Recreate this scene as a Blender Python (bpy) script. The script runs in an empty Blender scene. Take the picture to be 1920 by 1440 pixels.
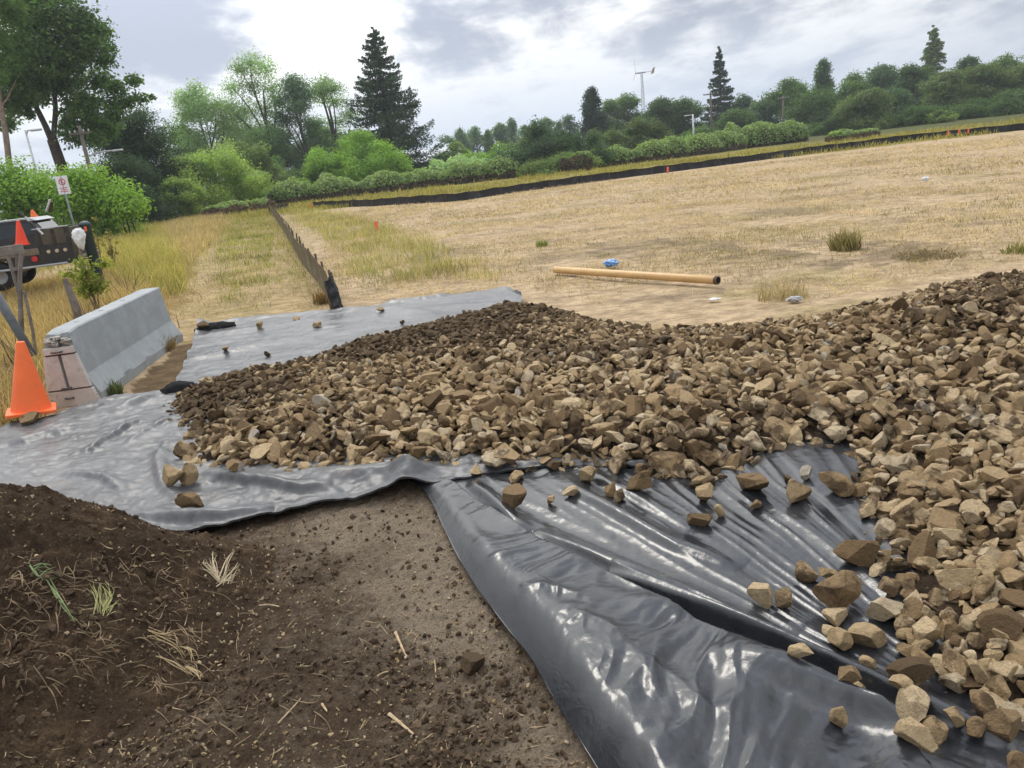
import bpy, math, numpy as np
from mathutils import Matrix, Vector, Euler
from mathutils.kdtree import KDTree

# ------------------------------------------------------------------ camera, sky, sun, exposure
S = bpy.context.scene
C = S.collection
FPX, PITCH, ROLL, CAMH = 1443.0, math.radians(16.4), math.radians(6.5), 2.1
fw = Vector((0, math.cos(PITCH), -math.sin(PITCH)))
u0 = Vector((0, math.sin(PITCH), math.cos(PITCH)))
x0 = Vector((1, 0, 0))
RT = math.cos(ROLL) * x0 - math.sin(ROLL) * u0
UP = math.cos(ROLL) * u0 + math.sin(ROLL) * x0
cam = bpy.data.cameras.new('camera')
camo = bpy.data.objects.new('camera', cam); C.objects.link(camo)
cam.sensor_width = 36; cam.lens = 36 * FPX / 1920
cam.clip_end = 6000; cam.clip_start = 0.05
cam.dof.use_dof = False
m = Matrix((RT, UP, -fw)).transposed().to_4x4(); m.translation = (0, 0, CAMH)
camo.matrix_world = m
S.camera = camo
S.view_settings.view_transform = 'Standard'; S.view_settings.look = 'None'
S.view_settings.gamma = 1; S.view_settings.exposure = 0.14
S.cycles.max_bounces = 6; S.cycles.diffuse_bounces = 3; S.cycles.glossy_bounces = 2
S.cycles.transmission_bounces = 3; S.cycles.transparent_max_bounces = 6

SUN_EL, SUN_AZ = math.radians(56), math.radians(-24)      # azimuth from +Y, positive towards +X
sund = Vector((math.sin(SUN_AZ) * math.cos(SUN_EL), math.cos(SUN_AZ) * math.cos(SUN_EL), math.sin(SUN_EL)))
sl = bpy.data.lights.new('sun', 'SUN'); sl.energy = 1.5; sl.angle = math.radians(22); sl.color = (1.0, 0.94, 0.85)
so = bpy.data.objects.new('sun', sl); C.objects.link(so)
so.rotation_euler = sund.to_track_quat('Z', 'Y').to_euler(); so.location = (0, 0, 60)

W = bpy.data.worlds.new('World'); S.world = W; W.use_nodes = True


class NT:
    """tiny helper for wiring nodes"""
    def __init__(s, tree):
        s.t = tree; tree.nodes.clear()
    def n(s, typ, **kw):
        o = s.t.nodes.new(typ)
        for k, v in kw.items():
            if k == 'ins':
                for a, b in v.items():
                    if hasattr(b, 'is_output') or isinstance(b, bpy.types.NodeSocket): s.t.links.new(b, o.inputs[a])
                    else: o.inputs[a].default_value = b
            else: setattr(o, k, v)
        return o
    def math(s, op, a, b=None, c=None, clamp=False):
        ins = {0: a}
        if b is not None: ins[1] = b
        if c is not None: ins[2] = c
        return s.n('ShaderNodeMath', operation=op, use_clamp=clamp, ins=ins).outputs[0]
    def mix(s, f, a, b, blend='MIX'):
        o = s.n('ShaderNodeMix', data_type='RGBA', blend_type=blend, clamp_factor=True)
        for i, v in ((0, f), (6, a), (7, b)):
            if isinstance(v, bpy.types.NodeSocket): s.t.links.new(v, o.inputs[i])
            else: o.inputs[i].default_value = v if i == 0 else (*v[:3], 1)
        return o.outputs[2]
    def noise(s, vec, scale, detail=4, rough=0.55, dist=0.0, dim='3D'):
        o = s.n('ShaderNodeTexNoise', noise_dimensions=dim)
        if vec is not None: s.t.links.new(vec, o.inputs['Vector'])
        o.inputs['Scale'].default_value = scale; o.inputs['Detail'].default_value = detail
        o.inputs['Roughness'].default_value = rough; o.inputs['Distortion'].default_value = dist
        return o.outputs['Fac']
    def ramp(s, f, lo, hi, a=0.0, b=1.0, smooth=True):
        o = s.n('ShaderNodeMapRange', interpolation_type='SMOOTHSTEP' if smooth else 'LINEAR',
                ins={0: f, 1: lo, 2: hi, 3: a, 4: b})
        return o.outputs[0]
    def scale(s, vec, xyz):
        return s.n('ShaderNodeMapping', ins={0: vec, 3: xyz}).outputs[0]


def build_world():
    g = NT(W.node_tree)
    co = g.n('ShaderNodeTexCoord').outputs['Generated']
    sep = g.n('ShaderNodeSeparateXYZ', ins={0: co})
    X, Y, Z = sep.outputs
    zc = g.math('MAXIMUM', Z, 0.0)
    den = g.math('ADD', zc, 0.24)
    cx = g.math('DIVIDE', X, den); cy = g.math('DIVIDE', Y, den)
    p = g.n('ShaderNodeCombineXYZ', ins={0: cx, 1: cy, 2: 9.2}).outputs[0]
    big = g.noise(g.scale(p, (0.9, 0.75, 1.0)), 1.5, 9, 0.56, 0.25)
    mid = g.noise(g.scale(p, (1.0, 0.75, 1.0)), 4.2, 8, 0.6, 0.3)
    shape = g.math('ADD', g.math('MULTIPLY', big, 0.62), g.math('MULTIPLY', mid, 0.38))
    # glow of the hidden sun through the thin cloud
    dt = g.n('ShaderNodeVectorMath', operation='DOT_PRODUCT', ins={0: co, 1: tuple(Vector((-0.10, 0.90, 0.30)).normalized())}).outputs['Value']
    glow = g.ramp(dt, 0.62, 1.0)
    dz = g.n('ShaderNodeVectorMath', operation='DOT_PRODUCT', ins={0: co, 1: tuple(sund)}).outputs['Value']
    glow2 = g.ramp(dz, 0.55, 1.0)
    # darker banks of cloud hang where the photo has them
    bank = None
    for bx, by, w0, am in ((270, 10, 0.990, 0.13), (900, -10, 0.988, 0.14), (1330, 60, 0.975, 0.05), (1650, 40, 0.955, 0.06)):
        dd = RT * (bx - 960) + UP * (720 - by) + fw * FPX
        q = g.n('ShaderNodeVectorMath', operation='DOT_PRODUCT', ins={0: co, 1: tuple(dd.normalized())}).outputs['Value']
        q = g.ramp(q, w0, 1.0, 0.0, am); bank = q if bank is None else g.math('ADD', bank, q)
    shape2 = g.math('ADD', shape, bank)
    thick = g.ramp(g.math('SUBTRACT', shape2, g.math('MULTIPLY', glow, 0.06)), 0.44, 0.61)
    lum = g.math('ADD', g.math('MULTIPLY', glow, 0.24), g.math('MULTIPLY', glow2, 1.1))
    # overcast dome: the zenith is brighter than the rim
    zen = g.ramp(Z, 0.35, 1.0, 0.0, 0.75)
    lum = g.math('ADD', g.math('ADD', lum, zen), 0.83)
    colr = g.mix(thick, (0.99, 1.0, 1.0), (0.41, 0.455, 0.545))
    hz = g.ramp(Z, 0.0, 0.16)
    colr = g.mix(hz, (0.62, 0.70, 0.82), colr)
    cloud = g.n('ShaderNodeBackground', ins={0: colr, 1: lum})
    sky = g.n('ShaderNodeTexSky', sky_type='NISHITA', sun_disc=False, sun_elevation=SUN_EL, sun_rotation=SUN_AZ)
    skyb = g.n('ShaderNodeBackground', ins={0: sky.outputs[0], 1: 0.10})
    cover = g.ramp(shape, 0.26, 0.36, 0.75, 1.0)
    mx = g.n('ShaderNodeMixShader', ins={0: cover, 1: skyb.outputs[0], 2: cloud.outputs[0]})
    g.n('ShaderNodeOutputWorld', ins={0: mx.outputs[0]})
build_world()

# ------------------------------------------------------------------ photo geometry: where a point of the ground lies
RTn, UPn, FWn = np.array(RT), np.array(UP), np.array(fw)
def ray(px, py):
    d = RTn * (px - 960) + UPn * (720 - py) + FWn * FPX
    return d / d[1]                                   # one metre forward
def P(px, py, z=0.0):                                 # the point of the plane z seen there
    d = ray(px, py); t = (z - CAMH) / d[2]
    return np.array((d[0] * t, t, z))
def PP(pts, z=0.0): return np.array([P(a, b, z)[:2] for a, b in pts])
def at(px, py, Y):
    d = ray(px, py); return np.array((d[0] * Y, Y, CAMH + d[2] * Y))
def px_of(V):
    V = np.atleast_2d(V) - np.array((0, 0, CAMH))
    zc = V @ FWn
    return np.stack((960 + FPX * (V @ RTn) / zc, 720 - FPX * (V @ UPn) / zc, zc), 1)

# ------------------------------------------------------------------ numpy noise
_r = np.random.RandomState(11)
_perm = _r.permutation(256); _perm = np.concatenate((_perm, _perm, _perm))
_g3 = _r.normal(size=(256, 3)); _g3 /= np.linalg.norm(_g3, axis=1)[:, None]
def pn(x, y, z=0.0):
    x, y, z = np.broadcast_arrays(np.asarray(x, float), np.asarray(y, float), np.asarray(z, float))
    xi, yi, zi = np.floor(x).astype(int), np.floor(y).astype(int), np.floor(z).astype(int)
    xf, yf, zf = x - xi, y - yi, z - zi
    f = lambda t: t * t * t * (t * (t * 6 - 15) + 10)
    u, v, w = f(xf), f(yf), f(zf)
    out = 0
    for dx in (0, 1):
        for dy in (0, 1):
            for dz in (0, 1):
                h = _perm[_perm[_perm[(xi + dx) & 255] + ((yi + dy) & 255)] + ((zi + dz) & 255)]
                g = _g3[h]
                d = g[..., 0] * (xf - dx) + g[..., 1] * (yf - dy) + g[..., 2] * (zf - dz)
                out = out + d * (u if dx else 1 - u) * (v if dy else 1 - v) * (w if dz else 1 - w)
    return out
def fbm(x, y, z=0.0, o=4, g=0.5):
    s, a = 0, 1.0
    for i in range(o):
        s = s + a * pn(x * 2 ** i + 17.3 * i, y * 2 ** i - 9.1 * i, z * 2 ** i if not np.isscalar(z) else z + i * 5.3); a *= g
    return s
def ss(x, a, b):
    t = np.clip((x - a) / (b - a), 0, 1); return t * t * (3 - 2 * t)

# ------------------------------------------------------------------ meshes
def mk(name, V, F, mat=None, parent=None, loc=None, col=None, smooth=False, attr=None, link=True):
    V = np.asarray(V, np.float32).reshape(-1, 3)
    if not isinstance(F, (list, tuple)): F = [F]
    F = [np.asarray(f, np.int32) for f in F if len(f)]
    me = bpy.data.meshes.new(name)
    me.vertices.add(len(V)); me.vertices.foreach_set('co', V.ravel())
    idx = np.concatenate([f.ravel() for f in F])
    tot = np.concatenate([np.full(len(f), f.shape[1], np.int32) for f in F])
    st = np.concatenate(([0], np.cumsum(tot)[:-1])).astype(np.int32)
    me.loops.add(len(idx)); me.loops.foreach_set('vertex_index', idx)
    me.polygons.add(len(tot)); me.polygons.foreach_set('loop_start', st); me.polygons.foreach_set('loop_total', tot)
    me.polygons.foreach_set('use_smooth', np.full(len(tot), smooth, bool))
    me.update(calc_edges=True)
    if col is not None:
        a = me.color_attributes.new('col', 'FLOAT_COLOR', 'POINT')
        c = np.ones((len(V), 4), np.float32); c[:, :3] = col; a.data.foreach_set('color', c.ravel())
    for k, v in (attr or {}).items():
        a = me.attributes.new(k, 'FLOAT', 'POINT'); a.data.foreach_set('value', np.asarray(v, np.float32))
    if mat is not None: me.materials.append(mat)
    if not link: return me
    return ob(name, me, parent, loc)
def ob(name, me, parent=None, loc=None):
    o = bpy.data.objects.new(name, me); C.objects.link(o)
    if parent is not None: o.parent = parent
    if loc is not None: o.location = loc
    return o
def tag(o, label=None, cat=None, group=None, kind=None):
    if label: o['label'] = label
    if cat: o['category'] = cat
    if group: o['group'] = group
    if kind: o['kind'] = kind
    return o
def thing(name, label, cat, loc=(0, 0, 0), rz=0.0, group=None):
    o = bpy.data.objects.new(name, None); C.objects.link(o); o.empty_display_size = 0.2
    o.location = loc; o.rotation_euler = (0, 0, rz)
    return tag(o, label, cat, group)

class MB:
    """collects shapes of ONE mesh"""
    def __init__(s): s.V, s.F3, s.F4, s.Fn, s.n = [], [], [], [], 0
    def add(s, V, F):
        V = np.asarray(V, float).reshape(-1, 3)
        for f in F:
            g = tuple(i + s.n for i in f)
            (s.F3 if len(g) == 3 else s.F4 if len(g) == 4 else s.Fn).append(g)
        s.V.append(V); s.n += len(V); return s
    def box(s, c, d, R=None, bev=0.0):
        d = np.array(d) / 2.0; b = min(bev, *(d * 0.9)) if bev else 0
        if b:
            pts, F = [], []
            sg = [(x, y, z) for x in (-1, 1) for y in (-1, 1) for z in (-1, 1)]
            ix = {}
            for g in sg:
                for ax in range(3):
                    p = np.array(g, float) * (d - b); p[ax] = g[ax] * d[ax]; ix[g, ax] = len(pts); pts.append(p)
            for ax in range(3):
                o1, o2 = (ax + 1) % 3, (ax + 2) % 3
                for sgn in (-1, 1):
                    q = []
                    for a, e in ((-1, -1), (1, -1), (1, 1), (-1, 1)):
                        g = [0, 0, 0]; g[ax] = sgn; g[o1] = a; g[o2] = e; q.append(ix[tuple(g), ax])
                    F.append(tuple(q if sgn > 0 else q[::-1]))
                for a in (-1, 1):
                    for e in (-1, 1):
                        g1 = [0, 0, 0]; g1[o1] = a; g1[o2] = e; g2 = list(g1); g1[ax] = -1; g2[ax] = 1
                        q = (ix[tuple(g1), o1], ix[tuple(g2), o1], ix[tuple(g2), o2], ix[tuple(g1), o2])
                        F.append(q if a * e > 0 else q[::-1])
            for g in sg:
                q = (ix[g, 0], ix[g, 1], ix[g, 2]); F.append(q if g[0] * g[1] * g[2] > 0 else q[::-1])
            V = np.array(pts)
        else:
            V = np.array([(x, y, z) for x in (-1, 1) for y in (-1, 1) for z in (-1, 1)], float) * d
            F = [(0, 1, 3, 2), (4, 6, 7, 5), (0, 4, 5, 1), (2, 3, 7, 6), (0, 2, 6, 4), (1, 5, 7, 3)]
        if R is not None: V = V @ np.array(R).T
        return s.add(V + np.array(c), F)
    def beam(s, a, b, w, h, bev=0.004, up=(0, 0, 1)):
        a, b = np.array(a, float), np.array(b, float); d = b - a; L = np.linalg.norm(d); d /= L
        up = np.array(up, float)
        if abs(d @ up) > 0.95: up = np.array((1.0, 0, 0))
        sd = np.cross(d, up); sd /= np.linalg.norm(sd); u = np.cross(sd, d)
        return s.box((a + b) / 2, (L, w, h), np.stack((d, sd, u), 1), bev)
    def tube(s, pts, rad, n=8, cap=True, wob=0.0, seed=0):
        pts = np.asarray(pts, float); k = len(pts); rad = np.broadcast_to(np.asarray(rad, float), (k,))
        rr = np.random.RandomState(seed)
        T = np.gradient(pts, axis=0); T /= np.linalg.norm(T, axis=1)[:, None] + 1e-12
        ref = np.array((0.13, 0.2, 1.0)) if abs(T[0][2]) < 0.9 else np.array((1.0, 0.1, 0))
        V = []
        for i in range(k):
            a = np.cross(T[i], ref); a /= np.linalg.norm(a); b = np.cross(T[i], a)
            th = np.arange(n) * 2 * math.pi / n
            r = rad[i] * (1 + wob * rr.normal(size=n))
            V.append(pts[i] + r[:, None] * (np.cos(th)[:, None] * a + np.sin(th)[:, None] * b))
        F = [(i * n + j, i * n + (j + 1) % n, (i + 1) * n + (j + 1) % n, (i + 1) * n + j) for i in range(k - 1) for j in range(n)]
        if cap: F += [tuple(range(n))[::-1], tuple((k - 1) * n + j for j in range(n))]
        return s.add(np.concatenate(V), F)
    def lathe(s, prof, n=24, c=(0, 0, 0), R=None):
        k = len(prof); th = np.arange(n) * 2 * math.pi / n
        V = np.concatenate([np.stack((r * np.cos(th), r * np.sin(th), np.full(n, z)), 1) for r, z in prof])
        F = [(i * n + j, i * n + (j + 1) % n, (i + 1) * n + (j + 1) % n, (i + 1) * n + j) for i in range(k - 1) for j in range(n)]
        if R is not None: V = V @ np.array(R).T
        return s.add(V + np.array(c), F)
    def prism(s, poly, a, b):                         # poly of (u, v) points spread along a..b: x along, u sideways, v up
        a, b = np.array(a, float), np.array(b, float); d = b - a; d /= np.linalg.norm(d)
        sd = np.cross(d, (0, 0, 1.0)); sd /= np.linalg.norm(sd); u = np.cross(sd, d); k = len(poly)
        V = np.array([a + p * sd + q * u for p, q in poly] + [b + p * sd + q * u for p, q in poly])
        F = [(i, (i + 1) % k, k + (i + 1) % k, k + i) for i in range(k)] + [tuple(range(k))[::-1], tuple(range(k, 2 * k))]
        return s.add(V, F)
    def make(s, name, mat, parent=None, loc=None, smooth=False, col=None):
        V = np.concatenate(s.V)
        F = [np.array(x) for x in (s.F3, s.F4) if x]
        by = {}
        for f in s.Fn: by.setdefault(len(f), []).append(f)
        F += [np.array(x) for x in by.values()]
        return mk(name, V, F, mat, parent, loc, smooth=smooth, col=col)

def grid_faces(nu, nv):
    i = np.arange(nu - 1)[:, None] * nv + np.arange(nv - 1)[None, :]
    i = i.ravel(); return np.stack((i, i + nv, i + nv + 1, i + 1), 1)
def dist_poly(xy, poly):                              # distance to a polyline, signed (left positive), run 0..1
    xy = np.asarray(xy); best = np.full(len(xy), 1e9); sg = np.zeros(len(xy)); run = np.zeros(len(xy))
    seg = np.diff(poly, axis=0); L = np.linalg.norm(seg, axis=1); cum = np.concatenate(([0], np.cumsum(L)))
    for i in range(len(seg)):
        w = xy - poly[i]; t = np.clip((w @ seg[i]) / L[i] ** 2, 0, 1)
        e = w - t[:, None] * seg[i]; d = np.hypot(e[:, 0], e[:, 1])
        c = seg[i][0] * w[:, 1] - seg[i][1] * w[:, 0]
        k = d < best
        best[k] = d[k]; sg[k] = np.sign(c[k]); run[k] = (cum[i] + t[k] * L[i]) / cum[-1]
    return best, sg, run
def inside(xy, poly):
    x, y = xy[:, 0], xy[:, 1]; r = np.zeros(len(xy), bool); j = len(poly) - 1
    for i in range(len(poly)):
        xi, yi = poly[i]; xj, yj = poly[j]
        k = ((yi > y) != (yj > y)) & (x < (xj - xi) * (y - yi) / (yj - yi + 1e-12) + xi)
        r ^= k; j = i
    return r
def resample(poly, n):
    poly = np.asarray(poly, float); L = np.concatenate(([0], np.cumsum(np.linalg.norm(np.diff(poly, axis=0), axis=1))))
    t = np.linspace(0, L[-1], n); return np.stack([np.interp(t, L, poly[:, k]) for k in range(poly.shape[1])], 1)
def smoothline(poly, n, k=9):
    q = resample(poly, n); w = np.hanning(k + 2)[1:-1]; w /= w.sum()
    return np.stack([np.convolve(np.pad(q[:, c], k // 2, mode='edge'), w, 'valid') for c in range(q.shape[1])], 1)

# ------------------------------------------------------------------ materials
def mat_new(name):
    mt = bpy.data.materials.new(name); mt.use_nodes = True; return mt, NT(mt.node_tree)
def finish(g, bsdf, height=None, strength=0.3, dist=0.01):
    if height is not None:
        b = g.n('ShaderNodeBump', ins={'Height': height, 'Strength': strength, 'Distance': dist})
        g.t.links.new(b.outputs[0], bsdf.inputs['Normal'])
    g.n('ShaderNodeOutputMaterial', ins={0: bsdf.outputs[0]})
def pos(g): return g.n('ShaderNodeNewGeometry').outputs['Position']
def objc(g): return g.n('ShaderNodeTexCoord').outputs['Object']
def simple(name, col, rough=0.7, metal=0.0, var=0.15, scale=8.0, bump=0.15, spec=0.5, wear=None, wear_amt=0.5):
    mt, g = mat_new(name); v = objc(g)
    n = g.noise(v, scale, 6, 0.65); n2 = g.noise(v, scale * 9, 3, 0.6)
    c = g.mix(g.ramp(n, 0.3, 0.7), [x * (1 - var) for x in col], [min(1, x * (1 + var)) for x in col])
    if wear is not None: c = g.mix(g.ramp(g.noise(v, scale * 2.3, 7, 0.7), 0.5, 0.72, 0, wear_amt), c, wear)
    b = g.n('ShaderNodeBsdfPrincipled', ins={'Base Color': c, 'Roughness': rough, 'Metallic': metal, 'Specular IOR Level': spec})
    finish(g, b, g.math('ADD', n, g.math('MULTIPLY', n2, 0.4)), bump, 0.01)
    return mt
def leafy(name, rough=0.55, trans=0.3, spec=0.25, tint=(1, 1, 1)):
    mt, g = mat_new(name)
    a = g.n('ShaderNodeAttribute', attribute_name='col').outputs['Color']
    a2 = g.mix(1.0, a, tint, 'MULTIPLY')
    b = g.n('ShaderNodeBsdfPrincipled', ins={'Base Color': a2, 'Roughness': rough, 'Specular IOR Level': spec})
    t = g.n('ShaderNodeBsdfTranslucent', ins={'Color': g.mix(1.0, a2, (1.25, 1.35, 0.7), 'MULTIPLY')})
    mx = g.n('ShaderNodeMixShader', ins={0: trans, 1: b.outputs[0], 2: t.outputs[0]})
    g.n('ShaderNodeOutputMaterial', ins={0: mx.outputs[0]})
    return mt
def rocky(name, own):
    mt, g = mat_new(name); v = pos(g)
    tone = g.n('ShaderNodeAttribute', attribute_name='tone', attribute_type='OBJECT' if own else 'GEOMETRY').outputs['Fac']
    mud = g.n('ShaderNodeAttribute', attribute_name='mud', attribute_type='OBJECT' if own else 'GEOMETRY').outputs['Fac']
    cr = g.n('ShaderNodeValToRGB'); e = cr.color_ramp.elements
    e[0].position = 0; e[0].color = (0.095, 0.062, 0.035, 1)
    e[1].position = 1; e[1].color = (0.50, 0.45, 0.37, 1)
    for p_, c_ in ((0.25, (0.22, 0.145, 0.075, 1)), (0.50, (0.43, 0.30, 0.163, 1)), (0.78, (0.59, 0.44, 0.255, 1)), (0.95, (0.66, 0.52, 0.335, 1))):
        x = e.new(p_); x.color = c_
    g.t.links.new(tone, cr.inputs[0])
    n1 = g.noise(v, 9, 6, 0.65); n2 = g.noise(v, 34, 6, 0.7); n3 = g.noise(v, 130, 4, 0.7)
    c = g.mix(g.ramp(n2, 0.40, 0.66, 0.0, 0.6), cr.outputs[0], g.mix(0.55, cr.outputs[0], (0.17, 0.115, 0.065)))
    c = g.mix(g.ramp(n3, 0.56, 0.72, 0, 0.45), c, (0.13, 0.095, 0.06))
    c = g.mix(g.ramp(g.math('ADD', n1, g.math('MULTIPLY', mud, 0.42)), 0.56, 0.72, 0, 0.9), c, (0.105, 0.07, 0.04))
    b = g.n('ShaderNodeBsdfPrincipled', ins={'Base Color': c, 'Roughness': 0.9, 'Specular IOR Level': 0.2})
    finish(g, b, g.math('ADD', g.math('MULTIPLY', n2, 1.0), g.math('MULTIPLY', n3, 0.6)), 1.0, 0.026)
    return mt
def plastic(name, dust, rough=0.26, black=(0.022, 0.024, 0.028), spec=0.7):
    mt, g = mat_new(name); v = pos(g)
    n1 = g.noise(v, 1.1, 6, 0.6, 0.6); n2 = g.noise(v, 9, 6, 0.7); n3 = g.noise(v, 60, 3, 0.7)
    k = g.math('ADD', g.math('MULTIPLY', n1, 0.6), g.math('MULTIPLY', n2, 0.4))
    d = g.ramp(k, 0.38, 0.66, dust * 0.25, dust)
    d2 = g.math('MULTIPLY', g.ramp(g.noise(v, 2.6, 5, 0.65), 0.56, 0.72, 0, 1), g.math('MULTIPLY', g.ramp(n3, 0.42, 0.62), min(0.5, dust * 1.2)))
    c = g.mix(d, black, (0.40, 0.40, 0.41))
    c = g.mix(d2, c, (0.33, 0.26, 0.175))
    r = g.math('ADD', rough, g.math('ADD', g.math('MULTIPLY', d, 0.30), g.math('MULTIPLY', n2, 0.10)))
    b = g.n('ShaderNodeBsdfPrincipled', ins={'Base Color': c, 'Roughness': r, 'IOR': 1.5, 'Specular IOR Level': spec})
    w1 = g.noise(g.scale(v, (1.0, 0.35, 1.0)), 26, 4, 0.6, 1.2); w2 = g.noise(v, 7, 5, 0.6, 1.0)
    finish(g, b, g.math('ADD', g.math('MULTIPLY', w1, 0.22), w2), 0.16, 0.02)
    return mt
# ------------------------------------------------------------------ outlines of the photo laid on the ground
R = np.random.RandomState(5)
BED = np.concatenate([
    PP([(298, 768), (350, 828), (330, 880), (400, 893), (470, 888), (560, 890), (700, 886), (860, 882), (1000, 880), (1080, 884), (1180, 893), (1260, 905),
        (1330, 905), (1400, 880), (1468, 846), (1540, 838), (1602, 846), (1612, 900), (1620, 985), (1650, 1040), (1660, 1120), (1720, 1190), (1705, 1245), (1800, 1310), (1925, 1345)], 0.05),
    np.array([(4.6, 2.2), (9.5, 4.5), (9.8, 9.2)]),
    PP([(1920, 500), (1800, 512), (1650, 552), (1500, 588), (1400, 597), (1250, 603), (1130, 590), (1030, 562), (962, 556)], 0.16),
    PP([(930, 575), (890, 592), (820, 610), (750, 628), (650, 650), (560, 686), (450, 704), (345, 734)], 0.04)])
BEDC = np.concatenate((BED, BED[:1]))
def bed_h(x, y):
    xy = np.stack((x, y), 1); d, _, _ = dist_poly(xy, BEDC); d = np.where(inside(xy, BED), d, -d)
    h = 0.24 * (1 - np.exp(-np.clip(d, 0, None) / 0.45)) + 0.055 * fbm(x * 0.7, y * 0.7, 2.2, 3) * ss(d, 0, 0.6)
    h += 0.30 * np.exp(-(((x - 4.3) / 1.5) ** 2 + ((y - 6.3) / 0.8) ** 2)) * ss(d, 0, 0.5)
    return np.where(d > -0.02, h, -0.05), d
def mound_h(x, y):
    pk = at(-20, 905, 3.95)
    dx, dy = x - pk[0], y - 3.75
    a = np.where(dx > 0, dx / 1.62, dx / 3.2); b = np.where(dy > 0, dy / 0.95, dy / 1.95)
    q = np.sqrt(a * a + b * b) + 0.13 * fbm(x * 1.3, y * 1.3, 4.4, 3)
    h = 0.78 * (1 - ss(q, 0.02, 1.0)) ** 1.15
    return h
def soil_h(x, y):
    z = -0.012 + 0.03 * fbm(x * 1.1, y * 1.1, 1.0, 3) + 0.016 * fbm(x * 4.5, y * 4.5, 3.0, 3) + 0.034 * np.abs(fbm(x * 8, y * 8, 5.0, 5, 0.65)) + 0.006 * fbm(x * 38, y * 38, 3, 2)
    return z

# ------------------------------------------------------------------ the ground, one sheet to the horizon
POLY = dict(
    track=PP([(395, 402), (430, 396), (505, 392), (560, 470), (615, 590), (560, 640), (340, 650), (330, 560), (350, 470)]),
    verge=np.array([(-60, 54.5), (-22, 54.5), (80, 54.5), (80, 400), (-300, 400), (-60, 54.5)]),
    bank=PP([(-200, 640), (0, 600), (130, 560), (180, 470), (300, 410), (420, 398), (425, 430), (370, 480), (350, 560), (300, 600), (90, 700), (60, 800), (-200, 900)]),
    dirt=PP([(200, 760), (330, 650), (365, 640), (345, 740), (310, 765)]),
    grey=PP([(1100, 452), (1300, 440), (1500, 470), (1620, 485), (1560, 500), (1300, 490), (1100, 480)]),
    grey2=PP([(1600, 445), (1780, 455), (1800, 480), (1640, 490)]),
    soil=PP([(-600, 900), (0, 930), (330, 1000), (740, 915), (830, 960), (1000, 1240), (1180, 1560), (1300, 2400), (-900, 2400)]))
ROADL = np.array([P(-260, 560)[:2], P(0, 505)[:2], P(140, 455)[:2], P(300, 404)[:2], P(345, 385)[:2], (-44, 160)])
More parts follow.
